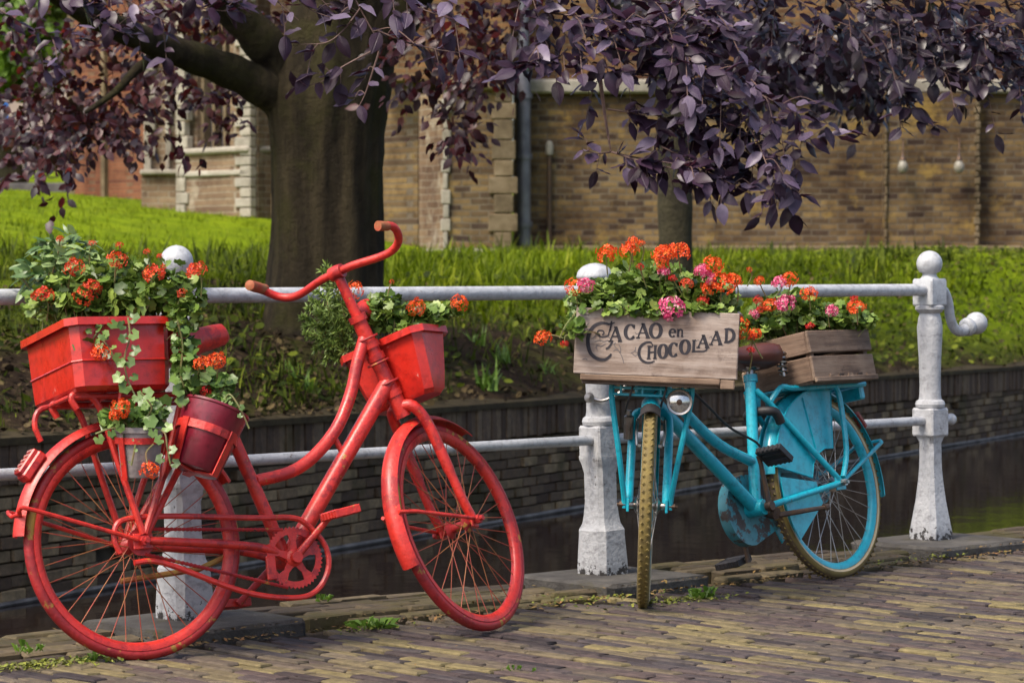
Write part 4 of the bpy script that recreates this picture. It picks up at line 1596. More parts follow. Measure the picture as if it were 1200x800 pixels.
E = [(55, 110, 75, 45, 20.6, 1.2, 420), (125, 130, 75, 42, 20.8, 1.2, 330), (195, 95, 70, 32, 20.8, 1.0, 140), (45, 150, 50, 40, 20, 1.0, 260),
     (262, 105, 55, 26, 20.8, .8, 60), (150, 165, 14, 18, 19, .3, 24), (198, 166, 16, 14, 19, .3, 24), (84, 205, 7, 24, 16.5, .2, 24), (45, 208, 8, 5, 16.5, .2, 12),
     (70, 172, 34, 24, 19, .6, 110), (275, 138, 30, 8, 20.5, .4, 30), (130, 45, 130, 45, 21, 1.2, 330), (300, 20, 80, 24, 21, 1, 120), (20, 185, 26, 14, 19, .4, 54),
     (520, 45, 60, 50, 18.5, 1.0, 250), (560, 80, 36, 46, 18.5, .8, 150), (540, 135, 26, 32, 18.3, .5, 60), (527, 162, 8, 24, 18.2, .2, 24), (490, 90, 26, 36, 18.5, .6, 60), (585, 30, 36, 46, 18.5, .8, 110),
     (330, -100, 420, 50, 16, 3.0, 500), (700, -100, 300, 45, 14, 2.0, 260), (10, 30, 50, 35, 20.5, 1, 130), (200, 10, 90, 26, 20.5, 1, 170)]
link("leaf_canopy", scatter_mesh("leaf_canopy", LEAF_S, cloud(E, .092, BI), M_BEECHRED), beech, None, "stuff")
E2 = [(930, 55, 70, 36, 17, 1.2, 420), (860, 20, 60, 40, 18, 1.2, 200), (1000, 66, 60, 30, 17, 1, 200), (1090, 26, 110, 36, 16, 1.2, 280), (1170, 60, 50, 26, 15.5, 1, 110), (900, 85, 40, 22, 17, .8, 150), (1010, 105, 40, 12, 17, .5, 90), (760, 10, 90, 26, 20, 1.5, 160), (1050, -100, 320, 45, 16, 3.0, 360)]
link("leaf_canopy", scatter_mesh("leaf_canopy", LEAF_S, cloud(E2, .105, TI), M_BEECHDARK), t2, None, "stuff")
# the rest of the crowns, unseen above the picture, built to shade trunk and bank
for par, inv, c, rad, n in ((beech, BI, (-1.2, 18.5, 8.2), (8.5, 8.0, 4.6), 2600), (t2, TI, (4.5, 25, 9.0), (5.5, 8.0, 4.0), 1500)):
    ms = []
    while len(ms) < n:
        u = Vector((rl.uniform(-1, 1), rl.uniform(-1, 1), rl.uniform(-1, 1)))
        if not .55 < u.length < 1:
            continue
        p_ = Vector((c[0] + rad[0] * u.x, c[1] + rad[1] * u.y, c[2] + rad[2] * u.z))
        x, y = px_of(p_)
        if y > -60:
            continue
        ms.append(np.array(inv @ frame_mat(p_, (rl.gauss(0, 1), rl.gauss(0, 1), -.4), (rl.gauss(0, .5), rl.gauss(0, .5), 1), rl.uniform(.22, .42))))
    link("crown", scatter_mesh("crown", LEAF_S, ms, M_BEECHDARK), par, None, "stuff")
# green tree beyond the lawn, top left
t3 = empty("lime_tree", Matrix.Translation((X(20, 62), 62, gz(X(20, 62), 62))))
tag(t3, "sunlit yellow-green tree behind the red leaves at the top left", "tree")
TI3 = Matrix.Translation(-t3.matrix_basis.translation)
limb([t3.matrix_basis.translation - Vector((0, 0, .2)), at(-12, 120, 62), at(-5, 60, 62), at(5, -20, 62)], .3, .2, t3, "trunk", M_BARK2, TI3)
link("crown", scatter_mesh("crown", LEAF_S, cloud([(30, 40, 75, 60, 62, 2.5, 2600), (10, -60, 110, 70, 62, 3, 1600), (-50, 80, 50, 40, 62, 2, 600)], .30, TI3), M_TREEGREEN), t3, None, "stuff")

# ------------------------------------------------------------------ railing
rail = empty("canal_railing", Matrix.Translation(P2))
tag(rail, "white painted iron railing with ball-topped posts along the canal", "railing")
RI = Matrix.Translation(-P2)


def csq(mb, prof):
    """square column with chamfered corners: (half width, chamfer, z)"""
    vs, fs = [], []
    for (h, c, z) in prof:
        for (x, y) in ((h - c, -h), (h, -h + c), (h, h - c), (h - c, h), (-h + c, h), (-h, h - c), (-h, -h + c), (-h + c, -h)):
            vs.append((x, y, z))
    for i in range(len(prof) - 1):
        for k in range(8):
            k2 = (k + 1) % 8
            fs.append((i * 8 + k, i * 8 + k2, (i + 1) * 8 + k2, (i + 1) * 8 + k))
    fs.append(tuple(range(8))[::-1])
    fs.append(tuple((len(prof) - 1) * 8 + k for k in range(8)))
    return mb.add(vs, fs)


RH, RL = 1.03, .51
for i, (P, lean, flared) in enumerate(((P1, R(-1.2), False), (P2, R(-1.6), False), (P3, R(-.5), True))):
    M = RI @ Matrix.Translation((P.x, P.y, .036)) @ Matrix.Rotation(lean, 4, 'Y') @ ROT_U @ Matrix.Translation((0, 0, -.045))
    if flared:
        mb = csq(MB(), [(.066, .014, .04), (.067, .015, .075), (.064, .02, .11), (.050, .016, .20), (.041, .013, .28), (.037, .012, .34), (.036, .012, .43), (.042, .010, .45), (.046, .008, .462)])
    else:
        mb = csq(MB(), [(.072, .018, .04), (.073, .020, .075), (.068, .022, .185), (.068, .022, .200), (.056, .016, .222), (.052, .015, .245), (.047, .014, .30), (.047, .014, .40), (.052, .012, .435), (.056, .010, .45), (.056, .008, .462)])
    post = mb.build("post", M_POST, rail, 25)
    post.matrix_basis = M
    csq(MB(), [(.050, .004, .458), (.053, .006, .464), (.053, .006, .562), (.049, .006, .570)]).build("block", M_POST, post, 25)
    MB().lathe([(.045, .566), (.057, .572), (.060, .584), (.056, .596), (.046, .603), (.043, .62), (.042, .66), (.0445, .76), (.050, .86), (.051, .89), (.045, .93), (.040, .945), (.049, .952), (.058, .962), (.058, .972), (.048, .980)], 24).build("baluster", M_POST, post, 30)
    csq(MB(), [(.046, .004, .975), (.050, .006, .982), (.050, .006, 1.075), (.046, .006, 1.084)]).build("block", M_WHITE, post, 25)
    if i == 1:
        MB().lathe([(.040, 1.082), (.062, 1.088), (.066, 1.096)] + [(.064 * math.cos(a), 1.098 + .045 * math.sin(a)) for a in np.linspace(.1, 1.5, 8)] + [(0, 1.1435)], 24).build("cap", M_WHITE, post, 60)
        continue
    MB().lathe([(.040, 1.082), (.030, 1.092), (.027, 1.102), (.034, 1.110)] + [(.052 * math.cos(a), 1.143 + .052 * math.sin(a)) for a in np.linspace(-.72, 1.5, 12)] + [(.0, 1.196)], 24).build("ball", M_WHITE, post, 60)
M_ = RI
a0 = P2 - U * 5.2
MB(M_).tube([a0 + Vector((0, 0, RH)), P1 + Vector((0, 0, RH)), P2 + Vector((0, 0, RH)), P3 + Vector((0, 0, RH))], .0245, 16).build("top_rail", M_RAIL, rail, 60)
MB(M_).tube([a0 + Vector((0, 0, RL)), P1 + Vector((0, 0, RL)), P2 + Vector((0, 0, RL)), P3 + U * .12 + Vector((0, 0, RL))], .0185, 14).build("lower_rail", M_RAIL, rail, 60)
sph = MB(M_)
e = P3 + U * .125 + Vector((0, 0, RL))
sph.lathe([(.0, -.024)] + [(.024 * math.cos(a), .024 * math.sin(a)) for a in np.linspace(-1.2, 1.2, 8)] + [(0, .024)], 14, Matrix.Translation(e))
sph.build("rail_end", M_WHITE, rail, 60)
scr = MB(M_)
pth = catmull([P3 + U * a + Vector((0, 0, z)) for a, z in ((.03, 1.035), (.075, 1.022), (.105, .975), (.12, .915), (.150, .872), (.195, .862), (.232, .878))], 6)
scr.tube(pth, [.024 - .004 * math.sin(i / len(pth) * 3) for i in range(len(pth))], 14)
so = scr.build("scroll_end", M_WHITE, rail, 60)
ax = (U + Vector((0, 0, .25))).normalized()
BM = frame_mat(P3 + U * .235 + Vector((0, 0, .880)), Vector((0, 0, 1)).cross(ax), ax)
kn = MB(M_)
kn.lathe([(.022, -.02), (.036, -.014), (.038, 0), (.034, .012), (.028, .018)] + [(.046 * math.cos(a), .055 + .046 * math.sin(a)) for a in np.linspace(-.8, 1.45, 11)] + [(0, .1012)], 22, BM)
kn.build("knob", M_WHITE, so, 60)
hk = MB(M_)
q = P2 + Vector((0, 0, .66))
hk.tube(catmull([q + Vector((.09, -.03, .11)), q + Vector((.07, -.05, .03)), q + Vector((.0, -.055, -.01)), q + Vector((-.045, -.05, .0))], 5), .006, 6)
hk.lathe([(0, -.01), (.018, -.008), (.018, .008), (0, .01)], 12, Matrix.Translation(q + Vector((-.05, -.055, .0))) @ Matrix.Rotation(R(80), 4, 'X'))
hk.build("hook", M_CHROME, rail)

# ------------------------------------------------------------------ bicycles
def steer_matrix(p0, slope, ang):
    """turn about the steering axis through p0 = (x, z); slope = backward shift per metre up"""
    axis = Vector((-slope, 0, 1)).normalized()
    T = Matrix.Translation((p0[0], 0, p0[1]))
    return T @ Matrix.Rotation(ang, 4, axis) @ T.inverted()


def tyre_prof(Rm, r, n=12):
    return [(Rm + r * math.cos(2 * math.pi * k / n), r * math.sin(2 * math.pi * k / n)) for k in range(n)]


def make_wheel(name, parent, M, Rw, mats, nspoke=36, r=.019, hubw=.05, spoke_r=.0015, label=None):
    """an Empty at the hub with tyre, rim, hub and every spoke below it"""
    w = empty(name, M, parent)
    MB().ring(tyre_prof(Rw - r, r), 64).build("tyre", mats["tyre"], w, 60)
    ri = Rw - 2 * r
    MB().ring([(ri + .008, .016), (ri + .008, -.016), (ri - .004, -.0165), (ri - .016, -.008), (ri - .018, 0), (ri - .016, .008), (ri - .004, .0165)], 64).build("rim", mats["rim"], w, 50)
    hm = Matrix.Rotation(R(90), 4, 'X')
    MB().lathe([(.006, -.075), (.006, -.062), (.012, -.06), (.012, -.05), (.010, -.045), (.028, -hubw * .7), (.028, -hubw * .6), (.014, -.02), (.014, .02), (.028, hubw * .6), (.028, hubw * .7), (.010, .045), (.012, .05), (.012, .06), (.006, .062), (.006, .075)], 16, hm).build("hub", mats["hub"], w, 40)
    vars_ = []
    for sy in (1, -1):
        for lace in (1, -1):
            a = lace * R(42)
            p0 = Vector((.026 * math.cos(a), sy * hubw * .65, .026 * math.sin(a)))
            p1 = Vector((ri - .012, 0, 0))
            vars_.append(MB().tube([p0, p1], spoke_r, 5, caps=False).mesh("spoke", mats["spoke"], 60))
    for k in range(nspoke):
        link("spoke", vars_[(k % 2) * 2 + (k // 2) % 2], w, Matrix.Rotation(-2 * math.pi * k / nspoke, 4, 'Y'))
    return w


def fender_prof(r, wd=.028, th=.0018):
    out = [(r - .012, -wd), (r - .002, -wd * .75), (r + .006, -wd * .4), (r + .009, 0), (r + .006, wd * .4), (r - .002, wd * .75), (r - .012, wd)]
    return out + [(a - th, b * .93) for a, b in out[::-1]]


def chainring(parent, c, y, rad, mat, teeth=44, th=.005):
    o, n = [], teeth * 2
    mb = MB()
    vs, fs = [], []
    for k in range(n):
        a = 2 * math.pi * k / n
        ro = rad + (.0045 if k % 2 else -.002)
        for (rr_, yy) in ((ro, y - th / 2), (ro, y + th / 2), (rad * .80, y + th / 2), (rad * .80, y - th / 2)):
            vs.append((c[0] + rr_ * math.cos(a), yy, c[1] + rr_ * math.sin(a)))
    for k in range(n):
        j = (k + 1) % n
        for q in range(4):
            q2 = (q + 1) % 4
            fs.append((4 * k + q, 4 * j + q, 4 * j + q2, 4 * k + q2))
    mb.add(vs, fs)
    for k in range(5):
        a = 2 * math.pi * k / 5 + .3
        ca, sa = math.cos(a), math.sin(a)
        poly = []
        for (rr_, hw) in ((.016, .013), (rad * .55, .0085), (rad * .82, .017)):
            poly.append((rr_, hw))
        pts = [(r_, h_) for r_, h_ in poly] + [(r_, -h_) for r_, h_ in poly[::-1]]
        mb.prism([(c[0] + r_ * ca - h_ * sa, c[1] + r_ * sa + h_ * ca) for r_, h_ in pts], y - th * .4, y + th * .4)
    mb.lathe([(.024, -.010), (.026, -.004), (.026, .004), (.016, .012)], 20, Matrix.Translation((c[0], y, c[1])) @ Matrix.Rotation(R(90), 4, 'X'))
    return mb.build("chainring", mat, parent, 35)


def crank(parent, c, y, ang, length, mat, pmat, side, name="crank", tilt=0.0):
    """side -1 is the right side of the bicycle; pedal hangs level at the end"""
    d = Vector((math.cos(ang), 0, math.sin(ang)))
    c3 = Vector((c[0], y, c[1]))
    e = c3 + d * length + Vector((0, side * .012, 0))
    k = MB().tube([c3 - d * .012, c3 + d * .02, e - d * .02, e + d * .010], [.014, .0125, .0095, .012], 10, flat=.75)
    k.lathe([(.017, -.012), (.019, 0), (.017, .012)], 14, Matrix.Translation(c3) @ Matrix.Rotation(R(90), 4, 'X'))
    ko = k.build(name, mat, parent, 45)
    pc = e + Vector((0, side * .065, 0))
    pb = MB(Matrix.Translation(pc) @ Matrix.Rotation(tilt, 4, 'Y') @ Matrix.Translation(-pc))
    pb.tube([e, e + Vector((0, side * .118, 0))], .007, 8)
    pb.box(pc + Vector((0, 0, 0)), (.030, .092, .022), None, .004)
    for sx in (-1, 1):
        pb.box(pc + Vector((sx * .033, 0, 0)), (.016, .096, .026), None, .004)
        for k2 in range(5):
            pb.box(pc + Vector((sx * .042, (k2 - 2) * .019, 0)), (.006, .009, .022), None, .002)
    for sy in (-1, 1):
        pb.box(pc + Vector((0, sy * .049, 0)), (.085, .007, .024), None, .002)
    pb.build("pedal", pmat, ko, 30)
    return ko


# ---- red bicycle
RA, RLEAN = R(31.0), R(-12)
red = empty("red_bicycle", Matrix.Translation((-1.050, 8.005, .0)) @ Matrix.Rotation(RA, 4, 'Z') @ Matrix.Rotation(RLEAN, 4, 'X') @ Matrix.Translation((0, 0, -.002)))
tag(red, "old bicycle painted all red, planters on it, leaning on the railing", "bicycle")
RW = .333
AX, BB = (0, RW), (.480, .262)
CR = (.905, .722)
SL = .41
S = steer_matrix(CR, SL, R(29))
FAX = (1.080, RW)
mats_r = dict(tyre=M_REDDULL, rim=M_RED, hub=M_REDDULL, spoke=plain("red_spoke", (.34, .02, .03), .45, .2, (.30, .14, .04), 20))
make_wheel("rear_wheel", red, Matrix.Translation((0, 0, RW)), RW, mats_r, r=.0165)
make_wheel("front_wheel", red, S @ Matrix.Translation((FAX[0], 0, FAX[1])), RW, mats_r, r=.0165)


def P(x, z, y=0.0):
    return Vector((x, y, z))


fr = MB()
H0, H1 = P(.799, .985), P(.900, .734)
fr.tube([P(.880, .785), P(*BB)], .0255, 14)
fr.tube(catmull([P(.820, .935), P(.783, .850), P(.748, .752), P(.690, .650), P(.605, .568), P(.52, .522), P(.405, .500)], 5), .0190, 12)
fr.tube([P(*BB), P(.262, .850)], .0200, 12)
fr.tube([H0, H1], .0235, 14)
for t in (.0, .33, .48, .93):
    q = H0.lerp(H1, t)
    dv = (H1 - H0).normalized() * .010
    fr.tube([q - dv, q + dv], .029, 14)
fr.tube([P(.674, .630), P(.705, .566)], .009, 8)
fr.lathe([(.027, -.042), (.028, -.036), (.028, .036), (.027, .042)], 16, Matrix.Translation((BB[0], 0, BB[1])) @ Matrix.Rotation(R(90), 4, 'X'))
for sy in (-1, 1):
    fr.tube(catmull([P(BB[0] - .02, BB[1], sy * .03), P(.36, .300, sy * .055), P(.02, RW, sy * .068)], 4), .0125, 10)
    fr.tube([P(.288, .79, sy * .018), P(.268, .73, sy * .035), P(.01, RW + .015, sy * .066)], .0105, 8)
    fr.box(P(0, RW, sy * .067), (.06, .006, .045), None, .002)
fr.build("frame", M_RED, red)
# saddle
sm = MB()
sm.tube([P(.276, .81), P(.245, .89)], .0135, 10)
spt = sm.build("seat_post", M_RED, red)


def saddle(parent, c, L, wmax, hgt, mat, tilt=0.0, nose=1.0):
    sec, mb = [], MB(Matrix.Translation(c) @ Matrix.Rotation(tilt, 4, 'Y'))
    for u, w_, zt, zb in ((-.02, .35, -.012, -.045), (.03, .78, .010, -.055), (.14, 1.0, .020, -.060), (.30, .98, .020, -.058), (.45, .72, .012, -.052), (.62, .36, .004, -.046), (.80, .24, .004, -.044), (.94, .22, .002, -.042), (1.0, .12, -.010, -.036)):
        x = -L * .5 + L * u
        w_ = w_ * (nose if u > .5 else 1.0)
        row = []
        for k in range(14):
            a = 2 * math.pi * k / 14
            yy = math.cos(a) * w_ * wmax * .5
            zz = math.sin(a)
            zc, zh = (zt + zb) / 2, (zt - zb) / 2
            row.append((x, yy, (zc + zh * (abs(zz) ** .6) * (1 if zz > 0 else -1)) * hgt))
        sec.append(row)
    vs = [p_ for r_ in sec for p_ in r_]
    fs = []
    for i in range(len(sec) - 1):
        for k in range(14):
            k2 = (k + 1) % 14
            fs.append((i * 14 + k, i * 14 + k2, (i + 1) * 14 + k2, (i + 1) * 14 + k))
    fs += [tuple(range(14))[::-1], tuple((len(sec) - 1) * 14 + k for k in range(14))]
    mb.add(vs, [q[::-1] for q in fs])
    return mb.build("saddle", mat, parent, 60)


saddle(red, P(.222, .946), .25, .20, 1.5, M_RED, R(-12), 1.75)
# fork, handlebar and lamp turn with the front wheel
fk = MB(S)
for sy in (-1, 1):
    fk.tube(catmull([P(.910, .708, sy * .006), P(.926, .698, sy * .040), P(.962, .640, sy * .054), P(1.010, .50, sy * .058), P(1.045, .40, sy * .060), P(*FAX, sy * .060)], 5), [.019] * 6 + [.0175] * 10 + [.0145] * 10, 10)
    fk.box(S.inverted() @ (S @ P(FAX[0], FAX[1], sy * .06)), (.034, .008, .04), None, .002)
fk.tube([P(.923, .678), P(.893, .752)], .026, 12)
fk.build("fork", M_RED, red)
hb = MB(S)
hb.tube([P(.817, .942), P(.747, 1.122)], .0165, 12)
hb.lathe([(.022, -.022), (.024, 0), (.022, .022)], 12, Matrix.Translation(P(.745, 1.128)) @ Matrix.Rotation(R(90), 4, 'X'))
c0 = P(.745, 1.128)
half = [P(0, 0, .06), P(.020, -.004, .15), P(.024, .0, .200), P(.010, .014, .236), P(-.020, .034, .256), P(-.050, .044, .258), P(-.092, .040, .250)]
barpts = catmull([c0 + Vector((q.x, -q.y, q.z)) for q in half[::-1]] + [c0] + [c0 + q for q in half], 5)
hb.tube(barpts, .0125, 12)
ho = hb.build("handlebar", M_RED, red)
e0, e1 = barpts[-1], barpts[-7]
dd = (e0 - e1).normalized()
MB(S).tube([e0 + dd * .025, e0 + dd * .022, e0 - dd * .02, e0 - dd * .05, e0 - dd * .075, e0 - dd * .078], [.010, .0165, .0175, .0165, .0175, .011], 12).build("grip", M_CORK, ho)
e0, e1 = barpts[0], barpts[6]
dd = (e0 - e1).normalized()
ge = MB(S)
ge.tube([e0 - dd * .03, e0 + dd * .002, e0 + dd * .012], [.014, .0155, .0150], 14, caps=False)
ge.tube([e0 + dd * .012, e0 + dd * .011, e0 + dd * .004], [.0155, .0105, .008], 14)
ge.build("bar_end", M_CORK, ho)
lm = MB(S)
lc = P(.890, 1.030, .03)
lm.lathe([(.0, -.05), (.018, -.045), (.032, -.018), (.037, .008), (.038, .02), (.034, .025), (.0, .022)], 18, Matrix.Translation(lc) @ Matrix.Rotation(R(72), 4, 'Y'))
lm.tube([lc - P(.02, .02), P(.82, .96)], .007, 6)
lm.build("head_lamp", M_RED, red)
for k, t in enumerate((.25, .55, .8)):
    cl = MB(S)
    q = H0.lerp(H1, t)
    cl.tube([q + Vector((.032 * math.cos(a), .032 * math.sin(a), .012 * math.cos(a))) for a in np.linspace(0, 2 * math.pi, 13)[:-1]], .004, 6, closed=True)
    cl.build("wire_clip", M_REDDULL, red)
# mudguards
fd = MB()
fd.arc(fender_prof(RW + .022, .030), R(174), R(28), 36, (0, 0, RW))
rf = fd.build("rear_mudguard", M_RED, red, 50)
fd = MB(S)
fd.arc(fender_prof(RW + .020, .031), R(205), R(62), 34, (FAX[0], 0, FAX[1]))
ff = fd.build("front_mudguard", M_RED, red, 50)
st = MB()
for sy in (-1, 1):
    st.tube(catmull([P(-.348, RW + .098, sy * .030), P(-.352, RW + .110, sy * .045), P(-.315, RW + .104, sy * .058), P(-.02, RW + .005, sy * .075)], 4), .0065, 8)
st.tube([P(-.349, RW + .098, -.03), P(-.349, RW + .098, .03)], .0065, 8)
st.build("mudguard_stay", M_RED, rf)
st = MB(S)
for sy in (-1, 1):
    st.tube([P(FAX[0] - .352, FAX[1] + .015, sy * .03), P(FAX[0] - .30, FAX[1] + .012, sy * .055), P(FAX[0] - .01, FAX[1] + .004, sy * .072)], .0058, 8)
st.build("mudguard_stay", M_RED, ff)
ax_ = MB(S)
ax_.tube([P(FAX[0], FAX[1], -.095), P(FAX[0], FAX[1], .095)], .0085, 8)
for sy in (-1, 1):
    ax_.tube([P(FAX[0], FAX[1], sy * .070), P(FAX[0], FAX[1], sy * .084)], .0145, 6)
ax_.build("front_axle", M_REDDULL, red, 30)
ax_ = MB()
ax_.tube([P(0, RW, -.105), P(0, RW, .105)], .0085, 8)
for sy in (-1, 1):
    ax_.tube([P(0, RW, sy * .076), P(0, RW, sy * .092)], .0150, 6)
ax_.build("rear_axle", M_REDDULL, red, 30)
# tail light block on the rear mudguard
tl = MB(Matrix.Translation(P(0, RW)) @ Matrix.Rotation(R(-141), 4, 'Y') @ Matrix.Translation((RW + .034, 0, 0)))
tl.box((0.006, 0, 0), (.030, .05, .095), None, .006)
tl.box((.026, 0, .0), (.018, .042, .086), None, .004)
tlo = tl.build("tail_light", M_RED, red, 30)
rlx = MB(tl.M)
for k in range(3):
    for j in range(5):
        rlx.box((.036, (k - 1) * .012, (j - 2) * .016), (.005, .009, .011), None, .002)
rlx.build("reflector", M_REFLECT, tlo, 30).__setitem__("kind", "stuff")
# drive train
chainring(red, BB, -.052, .088, M_RED)
crank(red, BB, -.066, R(44), .165, M_RED, M_RED, -1, tilt=R(-10))
crank(red, BB, .066, R(221), .165, M_REDDULL, M_RED, 1)
chn = MB()
def run(p, q, n):
    pts = [p.lerp(q, i / n) for i in range(n + 1)]
    chn.tube(pts, [.0042 if i % 2 else .0066 for i in range(n + 1)], 6)
run(P(.01, RW + .036, -.052), P(BB[0] - .03, BB[1] + .084, -.052), 70)
run(P(.01, RW - .036, -.052), P(BB[0] - .03, BB[1] - .086, -.052), 70)
chn.build("chain", M_REDDULL, red)
MB().ring([(.040, -.055), (.040, -.049), (.020, -.049), (.020, -.055)], 24, Matrix.Translation((0, 0, RW))).build("sprocket", M_REDDULL, red)
cg = MB()
hoop = [P(-.07, RW - .03, -.062), P(-.085, RW + .01, -.062), P(-.07, RW + .055, -.062), P(-.02, RW + .068, -.062), P(.10, RW + .068, -.062), P(.36, BB[1] + .122, -.062), P(.47, BB[1] + .118, -.062), P(BB[0] + .04, BB[1] + .100, -.062), P(BB[0] + .098, BB[1] + .035, -.062),
        P(BB[0] + .105, BB[1] - .035, -.062), P(BB[0] + .06, BB[1] - .100, -.062), P(BB[0] - .02, BB[1] - .118, -.062), P(.30, BB[1] - .09, -.062), P(.06, RW - .065, -.062), P(-.03, RW - .06, -.062)]
cg.tube(catmull(hoop, 5), .0085, 8)
cg.box(P(.40, .235, -.058), (.03, .012, .07), None, .003)
cg.build("chain_hoop", M_RED, red)
ks = MB()
ks.tube([P(.30, .285, .03), P(.22, .255, .05), P(-.02, .235, .07)], .009, 8)
ks.build("kick_stand", plain("yellowed_steel", (.32, .20, .04), .5, .2, (.25, .04, .02), 20), red)
# rear carrier with hoops and the strap rings for pots
rk = MB()
CZ = .752
for sy in (-1, 1):
    rk.tube(catmull([P(-.17, CZ - .035, sy * .075), P(-.185, CZ + .0, sy * .075), P(-.15, CZ + .008, sy * .075), P(-.10, CZ - .03, sy * .072), P(-.055, RW + .22, sy * .072), P(.0, RW + .02, sy * .075)], 4), .0098, 8)
    rk.tube([P(.16, CZ, sy * .075), P(.085, RW + .20, sy * .075), P(.005, RW + .02, sy * .075)], .0098, 8)
    rk.tube([P(-.19, CZ, sy * .075), P(.30, CZ, sy * .075)], .0085, 8)
for x in (-.19, -.07, .05, .17, .29):
    rk.tube([P(x, CZ, -.08), P(x, CZ, .08)], .0065, 8)
rk.tube(catmull([P(-.22, CZ - .10, .09), P(-.235, CZ - .05, .09), P(-.21, CZ - .005, .09), P(-.12, CZ, .09)], 4), .0085, 8)
rk.build("rear_carrier", M_RED, red)


def flat_bar(mb, pts, w_, th, nrm):
    for i in range(len(pts) - 1):
        a, b = Vector(pts[i]), Vector(pts[i + 1])
        M = frame_mat((a + b) / 2, b - a, nrm)
        mb.box((0, 0, 0), (.001, .001, .001)) if False else None
        hx, hy, hz = (b - a).length / 2 + th * .3, w_ / 2, th / 2
        vs = [M @ Vector((x * hx, y * hy, z * hz)) for z in (-1, 1) for y in (-1, 1) for x in (-1, 1)]
        mb.add(vs, [(0, 2, 3, 1), (4, 5, 7, 6), (0, 1, 5, 4), (2, 6, 7, 3), (0, 4, 6, 2), (1, 3, 7, 5)])


# ---- containers on the red bicycle (own things, placed in the bicycle's frame)
MR = red.matrix_basis.copy()


def tray(name, M, L, Wd, H, flare, lip, mat, label, cat, seam=True):
    root = empty(name, M)
    tag(root, label, cat)
    b0, t0 = (L / 2, Wd / 2), (L / 2 + flare, Wd / 2 + flare)
    mb = MB()
    def ringpts(l, w_, z, c=.022):
        return [(l - c, -w_, z), (l, -w_ + c, z), (l, w_ - c, z), (l - c, w_, z), (-l + c, w_, z), (-l, w_ - c, z), (-l, -w_ + c, z), (-l + c, -w_, z)]
    rows = [ringpts(b0[0] - .01, b0[1] - .01, 0), ringpts(b0[0], b0[1], .012)]
    for u in (.33, .5, .66, 1.0):
        rows.append(ringpts(b0[0] + flare * u, b0[1] + flare * u, H * u))
    inner = [ringpts(b0[0] + flare - .006, b0[1] + flare - .006, H), ringpts(b0[0] + flare * .7 - .006, b0[1] + flare * .7 - .006, H * .72)]
    rows += inner
    vs = [p_ for r_ in rows for p_ in r_]
    fs = []
    for i in range(len(rows) - 1):
        for k in range(8):
            k2 = (k + 1) % 8
            fs.append((i * 8 + k, i * 8 + k2, (i + 1) * 8 + k2, (i + 1) * 8 + k))
    fs.append(tuple(range(8))[::-1])
    mb.add(vs, fs)
    mb.build("body", mat, root, 30)
    lp = MB()
    r1, r2 = ringpts(t0[0] + .004, t0[1] + .004, 0, .03), ringpts(t0[0] + lip, t0[1] + lip, 0, .03)
    vs = [Vector(p_) + Vector((0, 0, z)) for z, rr_ in ((H - .012, r1), (H - .016, r2), (H + .006, r2), (H + .008, r1)) for p_ in rr_]
    fs = []
    for i in range(4):
        j = (i + 1) % 4
        for k in range(8):
            k2 = (k + 1) % 8
            fs.append((i * 8 + k, i * 8 + k2, j * 8 + k2, j * 8 + k))
    lp.add(vs, fs)
    lp.build("rim", mat, root, 30)
    sl = MB().box((0, 0, H * .78), (2 * (b0[0] + flare * .72) - .016, 2 * (b0[1] + flare * .72) - .016, .02), None, .006)
    sl.build("soil", M_SOIL, root)
    if seam:
        for u in (.42,):
            sq = MB()
            pts = ringpts(b0[0] + flare * u + .001, b0[1] + flare * u + .001, H * u)
            sq.tube([Vector(p_) for p_ in pts], .003, 6, closed=True)
            sq.build("seam", mat, root)
    return root


planter = tray("planter_box", MR @ Matrix.Translation((-.040, .045, CZ + .010)), .290, .355, .20, .008, .016, M_PLANTER, "glossy red planter box on the red bicycle's rear carrier", "planter")
# bucket in its strap holder, tilted
BKM = MR @ Matrix.Translation((.128, -.175, .515)) @ Matrix.Rotation(R(6), 4, 'X') @ Matrix.Rotation(R(24), 4, 'Y')
bk = empty("flower_bucket", BKM)
tag(bk, "burgundy metal bucket strapped to the red bicycle's side", "bucket")
MB().lathe([(.0, .0), (.070, .0), (.073, .004), (.097, .185), (.101, .188), (.101, .194), (.096, .194), (.082, .10), (.0, .10)], 28).build("body", M_BURG, bk, 40)
MB().lathe([(.0, .135), (.085, .14), (.0, .15)], 20).build("soil", M_SOIL, bk)
hl = MB(MR.inverted() @ BKM)
pts = [Vector((.0905 * math.cos(a), .0905 * math.sin(a), .115)) for a in np.linspace(0, 2 * math.pi, 25)]
for i in range(24):
    flat_bar(hl, [pts[i], pts[i + 1]], .024, .004, ((pts[i] + pts[i + 1]) / 2 - Vector((0, 0, .115))))
for a in (R(-62), R(80), R(200)):
    d = Vector((math.cos(a), math.sin(a), 0))
    flat_bar(hl, [d * .095 + Vector((0, 0, .128)), d * .078 + Vector((0, 0, -.006))], .024, .004, d)
    flat_bar(hl, [d * .078 + Vector((0, 0, -.004)), Vector((0, 0, -.004))], .024, .004, (0, 0, 1))
hl.build("bucket_holder", M_RED, red, 30)
